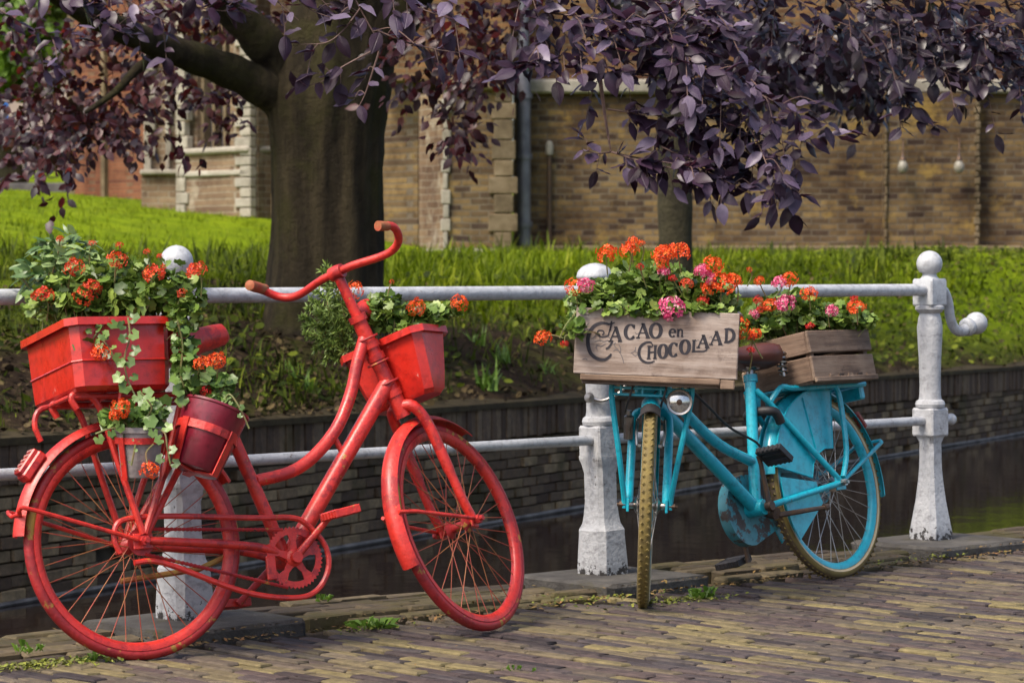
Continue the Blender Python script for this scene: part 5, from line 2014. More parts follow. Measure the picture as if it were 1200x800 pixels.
# grey pot hung lower, nearer the axle
GPM = MR @ Matrix.Translation((-.035, -.165, .505)) @ Matrix.Rotation(R(12), 4, 'X')
gp = empty("flower_pot", GPM)
tag(gp, "small weathered grey pot hung beside the red bicycle's rear wheel", "pot")
MB().lathe([(.0, .0), (.050, .0), (.052, .004), (.066, .125), (.072, .127), (.072, .142), (.064, .142), (.058, .09), (0, .09)], 24).build("body", M_GREYPOT, gp, 40)
MB().lathe([(.0, .112), (.06, .115), (.0, .12)], 20).build("soil", M_SOIL, gp)
hl = MB(MR.inverted() @ GPM)
pts = [Vector((.068 * math.cos(a), .068 * math.sin(a), .104)) for a in np.linspace(0, 2 * math.pi, 21)]
for i in range(20):
    flat_bar(hl, [pts[i], pts[i + 1]], .018, .004, ((pts[i] + pts[i + 1]) / 2 - Vector((0, 0, .104))))
for a in (R(-20), R(75), R(200)):
    d = Vector((math.cos(a), math.sin(a), 0))
    flat_bar(hl, [d * .072 + Vector((0, 0, .11)), d * .056 + Vector((0, 0, -.006))], .02, .004, d)
hl.tube([Vector((-.02, .068, .10)), Vector((-.02, .10, .20)), Vector((-.01, .105, .26))], .006, 6)
hl.tube([Vector((.04, .068, .10)), Vector((.05, .10, .20)), Vector((.05, .105, .26))], .006, 6)
hl.build("pot_holder", M_RED, red, 30)
# front planter in the steered frame
FPM = MR @ S @ Matrix.Translation((.975, .0, .725)) @ Matrix.Rotation(R(-4), 4, 'Y')
fpl = tray("front_planter", FPM, .105, .235, .195, .032, .012, M_PLANTER, "wide red plastic planter hung before the red bicycle's handlebar", "planter", False)

# ---- blue bicycle
BA, BLEAN = R(-130.0), R(12.5)
blue = empty("blue_bicycle", Matrix.Translation((1.190, 10.15, 0)) @ Matrix.Rotation(BA, 4, 'Z') @ Matrix.Rotation(BLEAN, 4, 'X') @ Matrix.Translation((0, 0, -.004)))
tag(blue, "turquoise transport bicycle with carriers front and rear at the railing", "bicycle")
RW2 = .338
BB2 = (.452, .285)
CR2 = (.945, .660)
SL2 = .36
S2 = steer_matrix(CR2, SL2, R(39.0))
FAX2 = (1.160, RW2)
mats_f = dict(tyre=M_GUM, rim=M_TEAL, hub=M_CHROME, spoke=M_CHROME)
mats_b = dict(tyre=M_GUM, rim=M_TEAL, hub=M_CHROME, spoke=plain("steel_spoke", (.5, .47, .45), .35, .7, (.3, .27, .25), 20))
rwh = make_wheel("rear_wheel", blue, Matrix.Translation((0, 0, RW2)), RW2, mats_b, r=.020)
fwh = make_wheel("front_wheel", blue, S2 @ Matrix.Translation((FAX2[0], 0, FAX2[1])), RW2, mats_f, r=.020)
for wh in (rwh, fwh):
    MB().ring([(RW2 - .020 + .0208 * math.cos(a), .0208 * math.sin(a)) for a in np.linspace(-.75, .75, 7)] + [(RW2 - .018 + .016 * math.cos(a), .016 * math.sin(a)) for a in np.linspace(.75, -.75, 7)], 64).build("tread_band", M_TYREDK if wh is rwh else M_GUM, wh, 60)
    tr = MB()
    for k in range(84):
        for sy in (-1, 1):
            a = 2 * math.pi * (k + (.5 if sy > 0 else 0)) / 84
            M = Matrix.Rotation(-a, 4, 'Y') @ Matrix.Translation((RW2 - .0004, sy * .0078, 0)) @ Matrix.Rotation(sy * R(38), 4, 'X') @ Matrix.Rotation(sy * R(-24), 4, 'Z')
            tr.add([M @ Vector(p_) for p_ in ((-.002, -.008, -.0045), (-.002, .008, -.0045), (-.002, .008, .0045), (-.002, -.008, .0045), (.0022, -.0065, -.0032), (.0022, .0065, -.0032), (.0022, .0065, .0032), (.0022, -.0065, .0032))],
                   [(4, 5, 6, 7), (0, 1, 5, 4), (1, 2, 6, 5), (2, 3, 7, 6), (3, 0, 4, 7)])
    tr.build("tread", M_GUM, wh, 0).__setitem__("kind", "stuff")
# tan wall stripes beside the rim
for wh in (rwh, fwh):
    for sy in (-1, 1):
        MB().ring([(RW2 - .030, sy * .0175), (RW2 - .022, sy * .0205), (RW2 - .021, sy * .0185), (RW2 - .029, sy * .0155)], 64).build("wall_stripe", plain("tan_stripe", (.50, .40, .25), .7), wh, 60)
HT0, HT1 = P(.868, .875), P(.945, .660)
fr = MB()
fr.tube([HT0, HT1], .0215, 14)
for t in (.03, .97):
    q = HT0.lerp(HT1, t)
    dv = (HT1 - HT0).normalized() * .012
    fr.tube([q - dv, q + dv], .027, 14)
fr.tube([P(.935, .690), P(*BB2)], .0235, 14)
fr.tube(catmull([P(.900, .775), P(.75, .628), P(.60, .520), P(.415, .448)], 5), .0190, 12)
ST1 = P(.345, .745)
fr.tube([P(*BB2), ST1], .0205, 14)
fr.tube([ST1 - P(.0, .012), ST1 + P(-.004, .012)], .0255, 14)
fr.lathe([(.027, -.040), (.029, -.034), (.029, .034), (.027, .040)], 16, Matrix.Translation((BB2[0], 0, BB2[1])) @ Matrix.Rotation(R(90), 4, 'X'))
for sy in (-1, 1):
    fr.tube(catmull([P(BB2[0] - .02, BB2[1], sy * .03), P(.32, .300, sy * .056), P(.0, RW2, sy * .068)], 4), .0120, 10)
    fr.tube([P(.352, .70, sy * .020), P(.325, .660, sy * .040), P(.0, RW2 + .01, sy * .068)], .0112, 10)
    fr.box(P(0, RW2, sy * .068), (.06, .007, .05), None, .002)
fr.build("frame", M_TEAL, blue)
sp_ = MB()
sp_.tube([P(.348, .73), P(.325, .80)], .0128, 12)
spo = sp_.build("seat_post", M_CHROME, blue)
MB().lathe([(.018, -.03), (.020, -.01), (.030, 0), (.020, .012), (.014, .03)], 12, Matrix.Translation(P(.328, .792)) @ Matrix.Rotation(R(90), 4, 'X')).build("clamp", M_CHROME, spo)
sd2 = saddle(blue, P(.375, .850), .30, .215, 1.15, M_SADDLE, R(-4))
sr = MB()
for sy in (-1, 1):
    sr.tube(catmull([P(.45, .835, sy * .015), P(.37, .800, sy * .03), P(.32, .79, sy * .032), P(.25, .80, sy * .06)], 4), .0045, 6)
sr.build("saddle_rails", M_CHROME, sd2)
for sy in (-1, 1):
    sx = MB()
    hx = [Vector((.232 + (.020 - .006 * t) * math.cos(t * 30), sy * .068 + (.020 - .006 * t) * math.sin(t * 30), .822 - .075 * t)) for t in np.linspace(0, 1, 60)]
    sx.tube(hx, .0048, 6)
    sx.tube([P(.232, .84, sy * .068), P(.232, .738, sy * .068)], .008, 8)
    sx.build("saddle_spring", M_CHROME, sd2)
# fork and front carrier
fk = MB(S2)
for sy in (-1, 1):
    fk.tube(catmull([P(.950, .648, sy * .008), P(.965, .644, sy * .046), P(.985, .605, sy * .060), P(1.062, .46, sy * .062), P(1.13, .37, sy * .062), P(*FAX2, sy * .062)], 5), .0150, 10)
    fk.box(P(FAX2[0], FAX2[1], sy * .064), (.036, .009, .045), None, .002)
fk.tube([P(.956, .630), P(.935, .70)], .024, 12)
fk.build("fork", M_TEAL, blue)
ax_ = MB(S2)
ax_.tube([P(FAX2[0], FAX2[1], -.10), P(FAX2[0], FAX2[1], .10)], .006, 8)
for sy in (-1, 1):
    ax_.tube([P(FAX2[0], FAX2[1], sy * .072), P(FAX2[0], FAX2[1], sy * .092)], .012, 6)
ax_.build("front_axle", M_IRON, blue, 30)
fd = MB(S2)
fd.arc(fender_prof(RW2 + .018, .031), R(180), R(66), 26, (FAX2[0], 0, FAX2[1]))
ffm = fd.build("front_mudguard", M_TEAL, blue, 50)
fe = MB(S2)
fe.arc(fender_prof(RW2 + .019, .033, .004), R(67), R(58), 4, (FAX2[0], 0, FAX2[1]))
fe.build("mud_flap", M_BLACK, ffm, 50)
fd = MB()
fd.arc(fender_prof(RW2 + .018, .030), R(190), R(10), 36, (0, 0, RW2))
rfm = fd.build("rear_mudguard", M_TEAL, blue, 50)
# front carrier: bent tube frame, rods, struts down to the axle
FZ = .752
fc = MB(S2)
loop = []
hw, xf, xb = .130, 1.270, 1.005
for (x, y) in ((xb, -hw), (xf - .05, -hw), (xf - .012, -hw + .012), (xf, -hw + .05), (xf, 0), (xf, hw - .05), (xf - .012, hw - .012), (xf - .05, hw), (xb, hw)):
    loop.append(P(x, FZ, y))
fc.tube(catmull(loop, 4), .0125, 10)
fc.tube([P(xb, FZ, -hw), P(xb, FZ, hw)], .0105, 8)
for y in (-.08, -.027, .027, .08):
    fc.tube([P(xb, FZ - .004, y), P(xf, FZ - .004, y)], .0052, 8)
for dz in (.030, .052):
    fc.tube(catmull([P(xf - .10, FZ - dz, -hw), P(xf - .03, FZ - dz, -hw + .006), P(xf - .006, FZ - dz, -hw + .035), P(xf - .006, FZ - dz, hw - .035), P(xf - .03, FZ - dz, hw - .006), P(xf - .10, FZ - dz, hw)], 4), .0050, 8)
for y in (-.10, .10, -.03, .03):
    fc.tube([P(xf - .004, FZ, y), P(xf - .004, FZ - .055, y)], .0045, 6)
for sy in (-1, 1):
    fc.tube(catmull([P(xf - .02, FZ, sy * (hw - .004)), P(xf - .03, FZ - .06, sy * hw), P(FAX2[0] + .06, .50, sy * .098), P(FAX2[0] + .01, FAX2[1] + .03, sy * .078), P(FAX2[0], FAX2[1] - .01, sy * .076)], 5), .0098, 8)
fc.box(P(.945, FZ - .025, 0), (.12, .12, .05), None, .010)
fc.build("front_carrier", M_TEAL, blue)
bg_ = MB(S2)
for y in (-.065, .045):
    bg_ = MB(S2)
    bg_.tube(catmull([P(xf + .004, FZ + .012, y), P(xf + .012, FZ - .02, y + .004), P(xf + .004, FZ - .075, y - .01), P(xf - .06, FZ - .11, y - .02)], 4), .0035, 6)
    bg_.build("bungee_cord", M_BLACK, blue)
hl_ = MB(S2)
lc = P(xf - .005, FZ - .070, .092)
hl_.lathe([(.0, -.055), (.02, -.05), (.036, -.022), (.041, .0), (.043, .008), (.041, .012), (.036, .010)], 22, Matrix.Translation(lc) @ Matrix.Rotation(R(90), 4, 'Y'))
hl_.tube([lc - P(.03, -.02), lc + P(-.03, .075)], .006, 6)
hlo = hl_.build("head_lamp", M_CHROME, blue, 40)
MB(S2).lathe([(.036, .006), (.034, .011), (.024, .016), (.0, .019)], 22, Matrix.Translation(lc) @ Matrix.Rotation(R(90), 4, 'Y')).build("lens", M_LENS, hlo, 40)
MB(S2).lathe([(.010, .016), (.009, .021), (.0, .023)], 12, Matrix.Translation(lc) @ Matrix.Rotation(R(90), 4, 'Y')).build("bulb_cap", M_IRON, hlo, 40)
br = MB(S2)
for sy in (-1, 1):
    br.tube([P(1.045, .62, sy * .045), P(1.07, .575, sy * .048), P(1.075, .535, sy * .044)], .0085, 8, flat=.6)
    br.box(P(1.075, .535, sy * .034), (.045, .014, .014), None, .003)
br.tube(catmull([P(1.045, .62, -.045), P(1.06, .665, -.02), P(1.04, .70, .0), P(.99, .73, .02)], 4), .0035, 6)
br.build("rim_brake", M_CHROME, blue)
cbm = MB()
cbm.tube(catmull([P(.94, .735, .03), P(.84, .745, .05), P(.70, .66, .045), P(.58, .575, .04), P(.44, .52, .035), P(.40, .50, .028)], 6), .0045, 6)
cbm.tube(catmull([P(.93, .62, -.05), P(.80, .60, -.04), P(.66, .53, -.035), P(.56, .40, -.03)], 6), .0035, 6)
cbm.build("cable", M_BLACK, blue)
hbm = MB(S2)
hbm.tube([P(.875, .86), P(.83, .985)], .0125, 12)
c0 = P(.835, .985)
hbm.tube(catmull([c0 + P(-.20, -.02, -.27), c0 + P(-.10, .01, -.285), c0 + P(.02, .02, -.22), c0 + P(.03, .0, -.08), c0 + P(.03, .0, .08), c0 + P(.02, .02, .22), c0 + P(-.10, .01, .285), c0 + P(-.20, -.02, .27)], 5), .0115, 10)
hbo = hbm.build("handlebar", M_CHROME, blue)
for sy in (-1, 1):
    MB(S2).tube([c0 + P(-.22, -.023, sy * .266), c0 + P(-.11, .006, sy * .284)], .0165, 10).build("grip", M_BLACK, hbo)
# skirt guards beside the rear wheel
for sy in (-1, 1):
    def sector(a0, a1, r0, r1, n=14):
        o_ = [(r1 * math.cos(a0 + (a1 - a0) * i / n), RW2 + r1 * math.sin(a0 + (a1 - a0) * i / n)) for i in range(n + 1)]
        i_ = [(r0 * math.cos(a1 + (a0 - a1) * i / 4), RW2 + r0 * math.sin(a1 + (a0 - a1) * i / 4)) for i in range(5)]
        return o_ + i_
    sg_ = MB().prism(sector(R(14), R(104), .135, RW2 + .014, 22), sy * .0385, sy * .0420).build("skirt_guard", M_TEAL, blue, 30)
    MB().prism(sector(R(-34), R(8), .11, RW2 - .01), sy * .0385, sy * .0420).build("skirt_guard", M_TEAL, blue, 30)
    ed = MB()
    ed.tube([Vector((x, sy * .041, z)) for x, z in sector(R(14), R(104), .135, RW2 + .014, 22)], .0035, 6, closed=True)
    ed.tube([P(.155 * math.cos(R(60)), RW2 + .155 * math.sin(R(60)), sy * .044), P((RW2) * math.cos(R(72)), RW2 + RW2 * math.sin(R(72)), sy * .044)], .003, 6)
    ed.build("edge_wire", M_TEAL, sg_)
# rear carrier
rk = MB()
RZ = .692
for sy in (-1, 1):
    rk.tube(catmull([P(.30, .640, sy * .022), P(.24, .700, sy * .05), P(.20, RZ, sy * .075), P(.0, RZ, sy * .078), P(-.26, RZ, sy * .078)], 4), .0105, 8)
    rk.tube(catmull([P(-.06, RZ, sy * .080), P(-.075, RZ - .05, sy * .082), P(-.055, RW2 + .12, sy * .084), P(-.005, RW2 + .02, sy * .082)], 4), .0105, 8)
for x in (-.26, -.14, -.02, .10, .19):
    rk.tube([P(x, RZ + .002, -.08), P(x, RZ + .002, .08)], .0065, 8)
rk.box(P(-.245, RZ - .03, 0), (.03, .15, .05), None, .006)
rk.build("rear_carrier", M_TEAL, blue)
st = MB()
for sy in (-1, 1):
    st.tube([P(-.365, RW2 + .145, sy * .033), P(-.33, RW2 + .135, sy * .062), P(-.01, RW2 + .008, sy * .080)], .0075, 8)
st.tube([P(-.362, RW2 + .145, -.034), P(-.362, RW2 + .145, .034)], .0065, 8)
st.build("mudguard_stay", M_TEAL, rfm)
tl = MB(Matrix.Translation(P(0, RW2)) @ Matrix.Rotation(R(-142), 4, 'Y') @ Matrix.Translation((RW2 + .03, 0, 0)))
tl.box((0.004, 0, 0), (.022, .045, .075), None, .006)
tl.build("tail_light", M_REFLECT, blue, 30)
ax_ = MB()
ax_.tube([P(0, RW2, -.105), P(0, RW2, .105)], .007, 8)
for sy in (-1, 1):
    ax_.tube([P(0, RW2, sy * .078), P(0, RW2, sy * .094)], .0135, 6)
ax_.build("rear_axle", M_CHROME, blue, 30)
# ring lock, cranks, chain case, stand
lk = MB()
lk.tube(catmull([P(.285, .575, .055), P(.31, .61, .058), P(.335, .62, .045), P(.345, .625, 0), P(.335, .62, -.045), P(.31, .61, -.058), P(.285, .575, -.055)], 5), .017, 10)
lk.build("ring_lock", M_BLACK, blue)
crank(blue, BB2, .062, R(80), .17, M_IRON, M_BLACK, 1, tilt=R(-38))
crank(blue, BB2, -.075, R(262), .17, M_IRON, M_BLACK, -1, tilt=R(12))
cc = MB()
poly = [(BB2[0] + .125 * math.cos(a), BB2[1] + .125 * math.sin(a)) for a in np.linspace(R(-95), R(88), 16)] + [(.08, RW2 + .062)] + [(-.02 + .06 * math.cos(a), RW2 + .06 * math.sin(a)) for a in np.linspace(R(95), R(265), 10)] + [(.08, RW2 - .062)]
cc.prism(poly, -.070, -.030)
cco = cc.build("chain_case", M_TEALWORN, blue, 30)
sdm = MB()
sdm.tube([P(BB2[0] - .03, BB2[1] - .03, .035), P(BB2[0] - .06, BB2[1] - .035, .055), P(.18, BB2[1] - .030, .105)], [.012, .011, .008], 8)
sdm.lathe([(.0, -.03), (.022, -.028), (.024, .0), (.018, .03), (.0, .032)], 12, Matrix.Translation(P(BB2[0] - .035, BB2[1] - .02, .035)) @ Matrix.Rotation(R(70), 4, 'X'))
sdm.tube([P(.185, BB2[1] - .030, .104), P(.165, BB2[1] - .0295, .107)], .0125, 8)
sdm.build("kick_stand", M_IRON, blue)
dy = MB(S2)
dy.lathe([(.0, -.05), (.016, -.045), (.017, .03), (.010, .036), (.010, .052), (0, .054)], 14, Matrix.Translation(P(1.04, .60, -.075)) @ Matrix.Rotation(R(12), 4, 'Y'))
dy.build("dynamo", M_CHROME, blue)

# ---- crates on the blue bicycle
MBL = blue.matrix_basis.copy()


def board(parent, c, s, mat, name="board", ch=.003, seed=None, M=None):
    mb = MB().box((0, 0, 0), s, None, ch)
    r_ = random.Random(int((c[0] * 31 + c[1] * 17 + c[2] * 53) * 1000))
    mb.v = [(x + r_.uniform(-.0015, .0015), y + r_.uniform(-.0015, .0015), z + r_.uniform(-.0015, .0015)) for x, y, z in mb.v]
    o_ = mb.build(name, mat, parent, 30)
    o_.matrix_basis = Matrix.Translation(c) @ (M or Matrix.Identity(4))
    return o_


# sign crate: local x across (left to right as seen from the front), y to the back, z up
SCM = MBL @ S2 @ Matrix.Translation((xf + .055, .010, FZ + .0125)) @ Matrix.Rotation(R(90), 4, 'Z')
sc_ = empty("sign_crate", SCM)
tag(sc_, "weathered wooden crate lettered for cocoa and chocolate on the blue bicycle", "crate")
CW, CD, CHH = .53, .30, .225
board(sc_, (0, CD / 2, .008), (CW - .03, CD - .02, .012), M_WOOD, "base_board")
for (zc, hh) in ((.030, .020), (.012, .012)):
    pass
panel = board(sc_, (0, -.004, .104), (CW, .014, .214), M_PANEL, "sign_board", .0025)
board(sc_, (-.015, -.006, -.014), (CW - .075, .014, .020), M_WOOD, "cleat")
board(sc_, (.004, .008, -.022), (CW - .045, .014, .026), M_WOOD, "cleat")
board(sc_, (.235, -.002, -.020), (.045, .018, .030), M_WOOD, "cleat")
for sx in (-1, 1):
    for (zc, hh) in ((.060, .085), (.160, .085)):
        board(sc_, (sx * (CW / 2 - .006), CD / 2 + .004, zc), (.012, CD - .006, hh), M_WOODY)
for (zc, hh) in ((.060, .085), (.160, .085)):
    board(sc_, (0, CD + .004, zc), (CW, .012, hh), M_WOOD)
for sx in (-1, 1):
    board(sc_, (sx * (CW / 2 - .03), CD - .016, .105), (.03, .03, .20), M_WOODY, "corner_post")
MB().box((0, CD / 2, .15), (CW - .06, CD - .06, .02)).build("soil", M_SOIL, sc_)


# lettering, drawn stroke by stroke on the sign board
def sgn(x, y):
    """position on the board from the enlarged view of the sign"""
    u = (x - 612) / 1050.0 * CW
    v = -(y - 282 - .040 * (x - 612)) / 1050.0 * CW
    return u, v


def ribbon(mb, pts, wd, y0=-.0072, th=.0012):
    """flat stroke of varying width on the front of the board"""
    m = len(pts)
    ws = wd if isinstance(wd, (list, tuple)) else [wd] * m
    L_, R_ = [], []
    for i in range(m):
        a, b = pts[max(i - 1, 0)], pts[min(i + 1, m - 1)]
        d = Vector((b[0] - a[0], b[1] - a[1]))
        d = d.normalized() if d.length > 1e-9 else Vector((1, 0))
        nx, ny = -d.y * ws[i] / 2, d.x * ws[i] / 2
        L_.append((pts[i][0] + nx, pts[i][1] + ny))
        R_.append((pts[i][0] - nx, pts[i][1] - ny))
    vs = [(x, y0, z) for x, z in L_] + [(x, y0, z) for x, z in R_] + [(x, y0 - th, z) for x, z in L_] + [(x, y0 - th, z) for x, z in R_]
    fs = []
    for i in range(m - 1):
        fs += [(2 * m + i, 3 * m + i, 3 * m + i + 1, 2 * m + i + 1), (i, 2 * m + i, 2 * m + i + 1, i + 1), (m + i, m + i + 1, 3 * m + i + 1, 3 * m + i)]
    fs += [(0, m, 3 * m, 2 * m), (m - 1, 3 * m - 1, 4 * m - 1, 2 * m - 1)]
    mb.add(vs, fs)


def arcpts(cx, cy, rx, ry, a0, a1, n=16):
    return [(cx + rx * math.cos(R(a0 + (a1 - a0) * i / n)), cy - ry * math.sin(R(a0 + (a1 - a0) * i / n))) for i in range(n + 1)]


def spl(pts, k=6):
    return [(p_.x, p_.y) for p_ in catmull([Vector((a, b, 0)) for a, b in pts], k)]


def letter(strokes, mat=M_INK):
    mb = MB()
    for pts, wd in strokes:
        q = [sgn(*p_) for p_ in pts]
        k = CW / 1050.0
        ribbon(mb, q, [w_ * k * 1.3 for w_ in wd] if isinstance(wd, (list, tuple)) else wd * k * 1.3)
    return mb.build("letter", mat, panel, 0)


def taper(n, a, b):
    return [a + (b - a) * math.sin(math.pi * i / (n - 1)) for i in range(n)]


def cap_A(cx, cy, w_, h_, tilt=0):
    x0, x1, y0, y1 = cx - w_ / 2, cx + w_ / 2, cy + h_ / 2, cy - h_ / 2
    k = lambda pts: [(x + (cy - y) * tilt, y) for x, y in pts]
    letter([(k([(x0, y0), (cx - 2, y1)]), 7), (k([(cx - 4, y1), (x1, y0)]), 17), (k([(x0 + w_ * .22, cy + h_ * .16), (x1 - w_ * .22, cy + h_ * .16)]), 6),
            (k([(x0 - 11, y0), (x0 + 13, y0)]), 7), (k([(x1 - 16, y0), (x1 + 12, y0)]), 7), (k([(cx - 14, y1 + 1), (cx + 4, y1 + 1)]), 6)])


def cap_O(cx, cy, w_, h_):
    p_ = arcpts(cx, cy, w_ / 2, h_ / 2, 0, 360, 28)
    letter([(p_, [8 + 11 * abs(math.cos(2 * math.pi * i / 28)) for i in range(29)])])


def cap_C(cx, cy, w_, h_):
    p_ = arcpts(cx, cy, w_ / 2, h_ / 2, 42, 318, 22)
    letter([(p_, [7 + 12 * abs(math.cos(R(42 + 276 * i / 22))) for i in range(23)]), ([(cx + w_ * .40, cy - h_ * .50), (cx + w_ * .38, cy - h_ * .22)], 7), ([(cx + w_ * .40, cy + h_ * .46), (cx + w_ * .36, cy + h_ * .26)], 6)])


# large swash C
c1 = spl([(300, 232), (262, 240), (232, 225), (235, 200), (262, 200), (272, 215), (262, 228)], 5)
c2 = spl([(322, 150), (300, 158), (255, 150), (205, 172), (175, 225), (172, 285), (192, 345), (235, 380), (285, 385), (318, 360), (322, 348)], 6)
letter([(c2, taper(len(c2), 6, 19)), (c1, 7), ([(318, 138), (312, 200)], 8), (spl([(300, 232), (306, 205), (318, 160), (338, 148)], 4), 6)])
cap_A(348, 222, 66, 92, .04)
letter([(spl([(330, 262), (318, 290), (300, 312), (288, 314)], 5), 9)])
cap_C(441, 208, 62, 92)
cap_A(524, 200, 66, 92)
cap_O(604, 200, 66, 92)
# en
letter([(arcpts(712, 214, 18, 25, 0, 318, 20), [6 + 6 * abs(math.cos(R(318 * i / 20))) for i in range(21)]), ([(694, 213), (730, 210)], 5)])
letter([([(748, 190), (748, 236)], 10), (spl([(748, 204), (760, 192), (772, 196), (774, 212), (774, 236)], 4), 8), ([(740, 237), (757, 237)], 5), ([(766, 237), (783, 237)], 5), ([(740, 191), (750, 191)], 5)])
# second line
c3 = spl([(588, 290), (572, 274), (540, 278), (512, 302), (502, 340), (514, 380), (545, 402), (580, 404), (604, 394)], 6)
letter([(c3, taper(len(c3), 5, 14)), (spl([(588, 290), (584, 302), (572, 304)], 4), 6)])
letter([([(566, 300), (566, 380)], 13), ([(606, 296), (606, 378)], 13), ([(566, 340), (606, 337)], 7), ([(554, 300), (578, 299)], 6), ([(594, 296), (618, 295)], 6), ([(554, 381), (578, 380)], 6), ([(594, 379), (618, 378)], 6)])
cap_O(656, 332, 50, 86)
cap_C(724, 322, 50, 86)
cap_O(796, 304, 54, 88)
letter([([(852, 262), (852, 334)], 14), ([(840, 262), (866, 260)], 6), (spl([(840, 335), (880, 332), (915, 332), (934, 322), (936, 308)], 4), 8)])
cap_A(912, 268, 60, 80, .05)
cap_A(994, 246, 62, 84, .05)
letter([([(1058, 190), (1058, 272)], 14), (spl([(1044, 190), (1070, 188), (1096, 200), (1106, 228), (1098, 256), (1072, 272), (1044, 274)], 5), [6 + 10 * math.sin(math.pi * i / 30) for i in range(31)])])
# faded flower sprigs around the letters
orn = MB()
def sprig(pts, wd=4):
    k = CW / 1050.0
    ribbon(orn, [sgn(*p_) for p_ in spl(pts, 5)], wd * k, -.0071, .0006)
for pts in ([(408, 410), (395, 370), (372, 330), (345, 300)], [(372, 330), (352, 322), (338, 330)], [(380, 345), (384, 318), (372, 290)], [(345, 300), (338, 286), (352, 280)], [(215, 270), (245, 262), (275, 270), (300, 262)], [(225, 290), (255, 300), (285, 285)],
            [(200, 250), (215, 235), (220, 215)], [(235, 325), (225, 305), (240, 290)], [(100, 180), (125, 160), (150, 170), (175, 150)], [(150, 170), (165, 190), (185, 185)], [(120, 185), (140, 195), (150, 180)], [(450, 345), (475, 330), (480, 305)], [(475, 330), (495, 345), (510, 335)], [(460, 350), (480, 360), (495, 352)],
            [(140, 100), (160, 98), (172, 106)], [(300, 238), (315, 250), (330, 246)], [(470, 210), (485, 222), (500, 212)], [(865, 270), (880, 258), (888, 275)], [(950, 245), (962, 236), (968, 255)], [(140, 385), (160, 380), (172, 388)]):
    sprig(pts, 5)
orn.build("flower_scrolls", M_INKPALE, panel, 0).__setitem__("kind", "stuff")

# slatted rear crate; local frame follows the bicycle: x forward, y left
RCM = MBL @ Matrix.Translation((-.015, .010, RZ + .002))
rc = empty("slatted_crate", RCM)
tag(rc, "grey slatted wooden crate of flowers behind the brown saddle", "crate")
RL_, RW_, RH_ = .40, .30, .185
board(rc, (0, 0, .006), (RL_ - .01, RW_ - .02, .010), M_WOOD, "base_board")
for sy in (-1, 1):
    for (zc, hh) in ((.052, .088), (.148, .080)):
        board(rc, (0, sy * (RW_ / 2), zc), (RL_, .012, hh), M_WOOD)
    board(rc, (0, sy * (RW_ / 2 + .007), .010), (RL_ + .004, .012, .018), M_WOOD, "bottom_batten")
    for k in range(5):
        board(rc, (-RL_ / 2 + .05 + k * .06, sy * (RW_ / 2 + .0065), .022), (.030, .006, .012), M_IRON if k % 2 else M_WOOD, "spacer", .001)
for sx in (-1, 1):
    for (zc, hh) in ((.052, .088), (.148, .080)):
        board(rc, (sx * (RL_ / 2 - .006), 0, zc), (.012, RW_ - .014, hh), M_WOODY)
    for sy in (-1, 1):
        board(rc, (sx * (RL_ / 2 - .026), sy * (RW_ / 2 - .018), .095), (.024, .024, .18), M_WOODY, "corner_post")
MB().box((0, 0, .14), (RL_ - .05, RW_ - .05, .02)).build("soil", M_SOIL, rc)

# ------------------------------------------------------------------ flowers
rp = random.Random(31)


def round_leaf(lobes=7, dip=.16, cup=.16):
    v, t = [(0, 0, 0)], []
    n = lobes * 2
    for k in range(n):
        a = R(20) + (2 * math.pi - R(40)) * k / (n - 1)
        a += math.pi
        r_ = (1.0 if k % 2 else 1.0 - dip)
        v.append((r_ * math.cos(a), r_ * math.sin(a), cup * r_ * r_ + (.05 if k % 2 else -.05)))
    for k in range(1, n):
        t.append((0, k, k + 1))
    return np.array(v, float), np.array(t)


def ivy_leaf(cup=.1):
    v, t = [(0, 0, 0)], []
    spec = [(-155, .70), (-122, .95), (-95, .80), (-62, 1.0), (-30, .84), (0, 1.06), (30, .84), (62, 1.0), (95, .80), (122, .95), (155, .70)]
    for a, r_ in spec:
        v.append((r_ * math.cos(R(a)), r_ * math.sin(R(a)), cup * (1 if r_ > .8 else -.3)))
    for k in range(1, len(spec)):
        t.append((0, k, k + 1))
    return np.array(v, float), np.array(t)


def lance_leaf():
    return leaf_base(5, .17, .30, .15, .01)


RND = [round_leaf(7, .16, .16), round_leaf(7, .2, -.14), round_leaf(6, .14, .28)]
IVY = [ivy_leaf(.10), ivy_leaf(-.14), ivy_leaf(.22)]
IVY_ME = [np_mesh("leaf", v, t, M_IVY) for v, t in IVY]
LAN = [lance_leaf(), leaf_base(5, .15, .2, .35, .01)]


